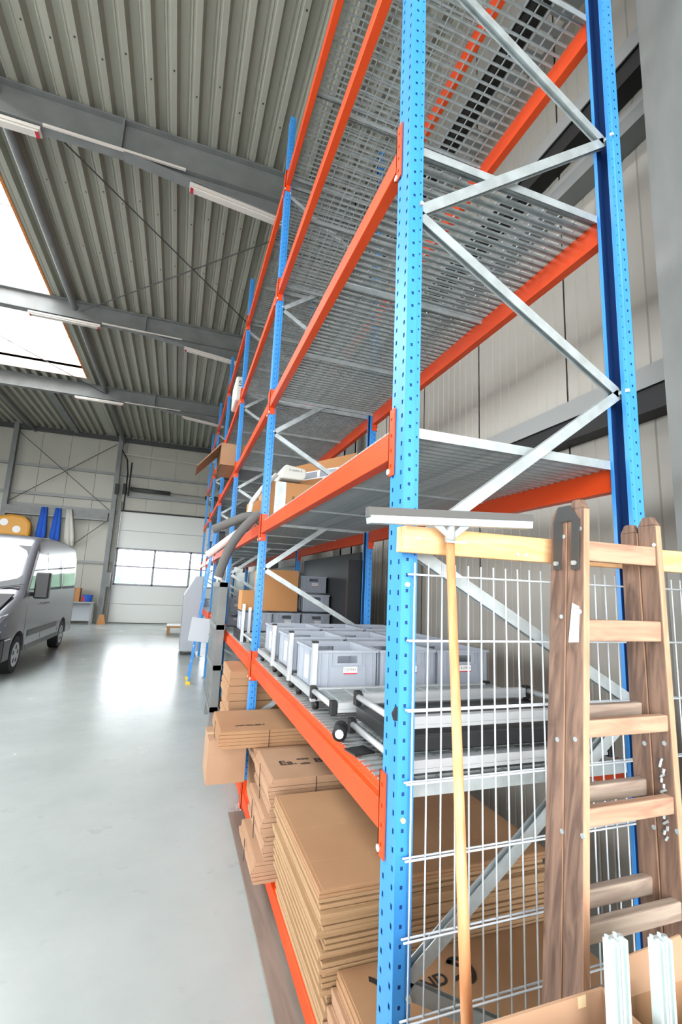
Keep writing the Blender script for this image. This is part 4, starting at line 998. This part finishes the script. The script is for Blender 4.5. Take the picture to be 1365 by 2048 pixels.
for sg in (1, -1):
    sidepoly([(1.28, 1.55), (2.45, 1.52), (2.45, 2.28), (1.82, 2.30)], 'front_side_window', M_vglass, sgn=sg)
    sidepoly([(2.62, 1.52), (4.05, 1.52), (4.05, 2.28), (2.62, 2.28)], 'side_window', M_vglass, sgn=sg)
    sidepoly([(4.15, 1.52), (5.6, 1.52), (5.6, 2.26), (4.15, 2.28)], 'side_window', M_vglass, sgn=sg)
    sidepoly([(1.55, .62), (3.95, .62), (3.95, .74), (1.55, .74)], 'rub_strip', M_vanb, .008, sg)
    sidepoly([(1.5, .36), (4.2, .36), (4.2, .46), (1.5, .46)], 'sill', M_vanb, .006, sg)
    for s_ in (1.30, 2.53, 4.10): sidepoly([(s_, .5), (s_+.012, .5), (s_+.012, 2.35 if s_ > 2 else 1.5), (s_, 2.35 if s_ > 2 else 1.5)], 'door_seam', M_black, .003, sg)
    for s_ in (2.3, 2.72): sidepoly([(s_, 1.22), (s_+.16, 1.22), (s_+.16, 1.26), (s_, 1.26)], 'door_handle', M_vanb, .03, sg)
# windscreen on the slanted front
def wsp(a, s_, z): return (VX+a, VY+s_-.012, z+.012)
m = MB(); m.hexa([wsp(-.88, 1.06, 1.56), wsp(.88, 1.06, 1.56), wsp(.88, 1.065, 1.54), wsp(-.88, 1.065, 1.54), wsp(-.80, 1.74, 2.43), wsp(.80, 1.74, 2.43), wsp(.80, 1.77, 2.42), wsp(-.80, 1.77, 2.42)])
m.build('windscreen', M_vglass, van)
for a in (-.3, .45): MB().bar((VX+a, VY+1.02, 1.56), (VX+a+.5, VY+1.08, 1.66), .012, .012).build('wiper', M_black, van)
m = MB().box(VX-.95, VX+.95, VY-.06, VY+.30, .30, .86); m.box(VX-.80, VX+.80, VY-.10, VY-.02, .26, .74); m.box(VX-1.005, VX+1.005, VY+.2, VY+.60, .30, .70); m.build('front_bumper', M_vanb, van, bevel=.03)
m = MB().box(VX-.47, VX+.47, VY-.03, VY+.08, .70, 1.06); m.hexa([(VX-.80, VY+.08, 1.06), (VX+.80, VY+.08, 1.06), (VX+.86, VY+.92, 1.45), (VX-.86, VY+.92, 1.45), (VX-.80, VY+.06, 1.10), (VX+.80, VY+.06, 1.10), (VX+.86, VY+.90, 1.475), (VX-.86, VY+.90, 1.475)]); m.build('grille_and_bonnet_reflection', M_black, van, bevel=.01)  # grille, plus a black bonnet sheet that paints in a dark reflection
for i in range(3): MB().box(VX-.42, VX+.42, VY-.035, VY-.02, .76+.09*i, .78+.09*i).build('grille_bar', M_rim, van)
for sx in (-1, 1):
    m = MB(); a0, a1, a2 = VX+sx*.48, VX+sx*.84, VX+sx*.965
    m.hexa([(a0, VY-.01, .84), (a1, VY+.02, .86), (a1, VY+.1, .86), (a0, VY+.08, .84), (a0, VY+.03, .98), (a1, VY+.06, 1.06), (a1, VY+.14, 1.08), (a0, VY+.12, 1.0)])
    m.hexa([(a1, VY+.02, .86), (a2, VY+.28, .92), (a2-sx*.06, VY+.3, .92), (a1, VY+.1, .86), (a1, VY+.06, 1.06), (a2, VY+.34, 1.13), (a2-sx*.06, VY+.36, 1.13), (a1, VY+.14, 1.08)])
    m.build('headlight', mat('headlight_glass', (210, 214, 220), .08, spec=.8), van)
    m = MB(); m.box(VX+sx*1.20-.13, VX+sx*1.20+.13, VY+1.28, VY+1.44, 1.38, 1.90); m.build('wing_mirror', M_vanb, van, bevel=.03)
    MB().bar((VX+sx*.98, VY+1.42, 1.46), (VX+sx*1.18, VY+1.38, 1.46), .06, .08).build('mirror_arm', M_vanb, van)
sidepoly([(1.10, 1.50), (1.26, 1.50), (1.80, 2.32), (1.72, 2.36)], 'a_pillar_trim', M_vanb, .002, 1)
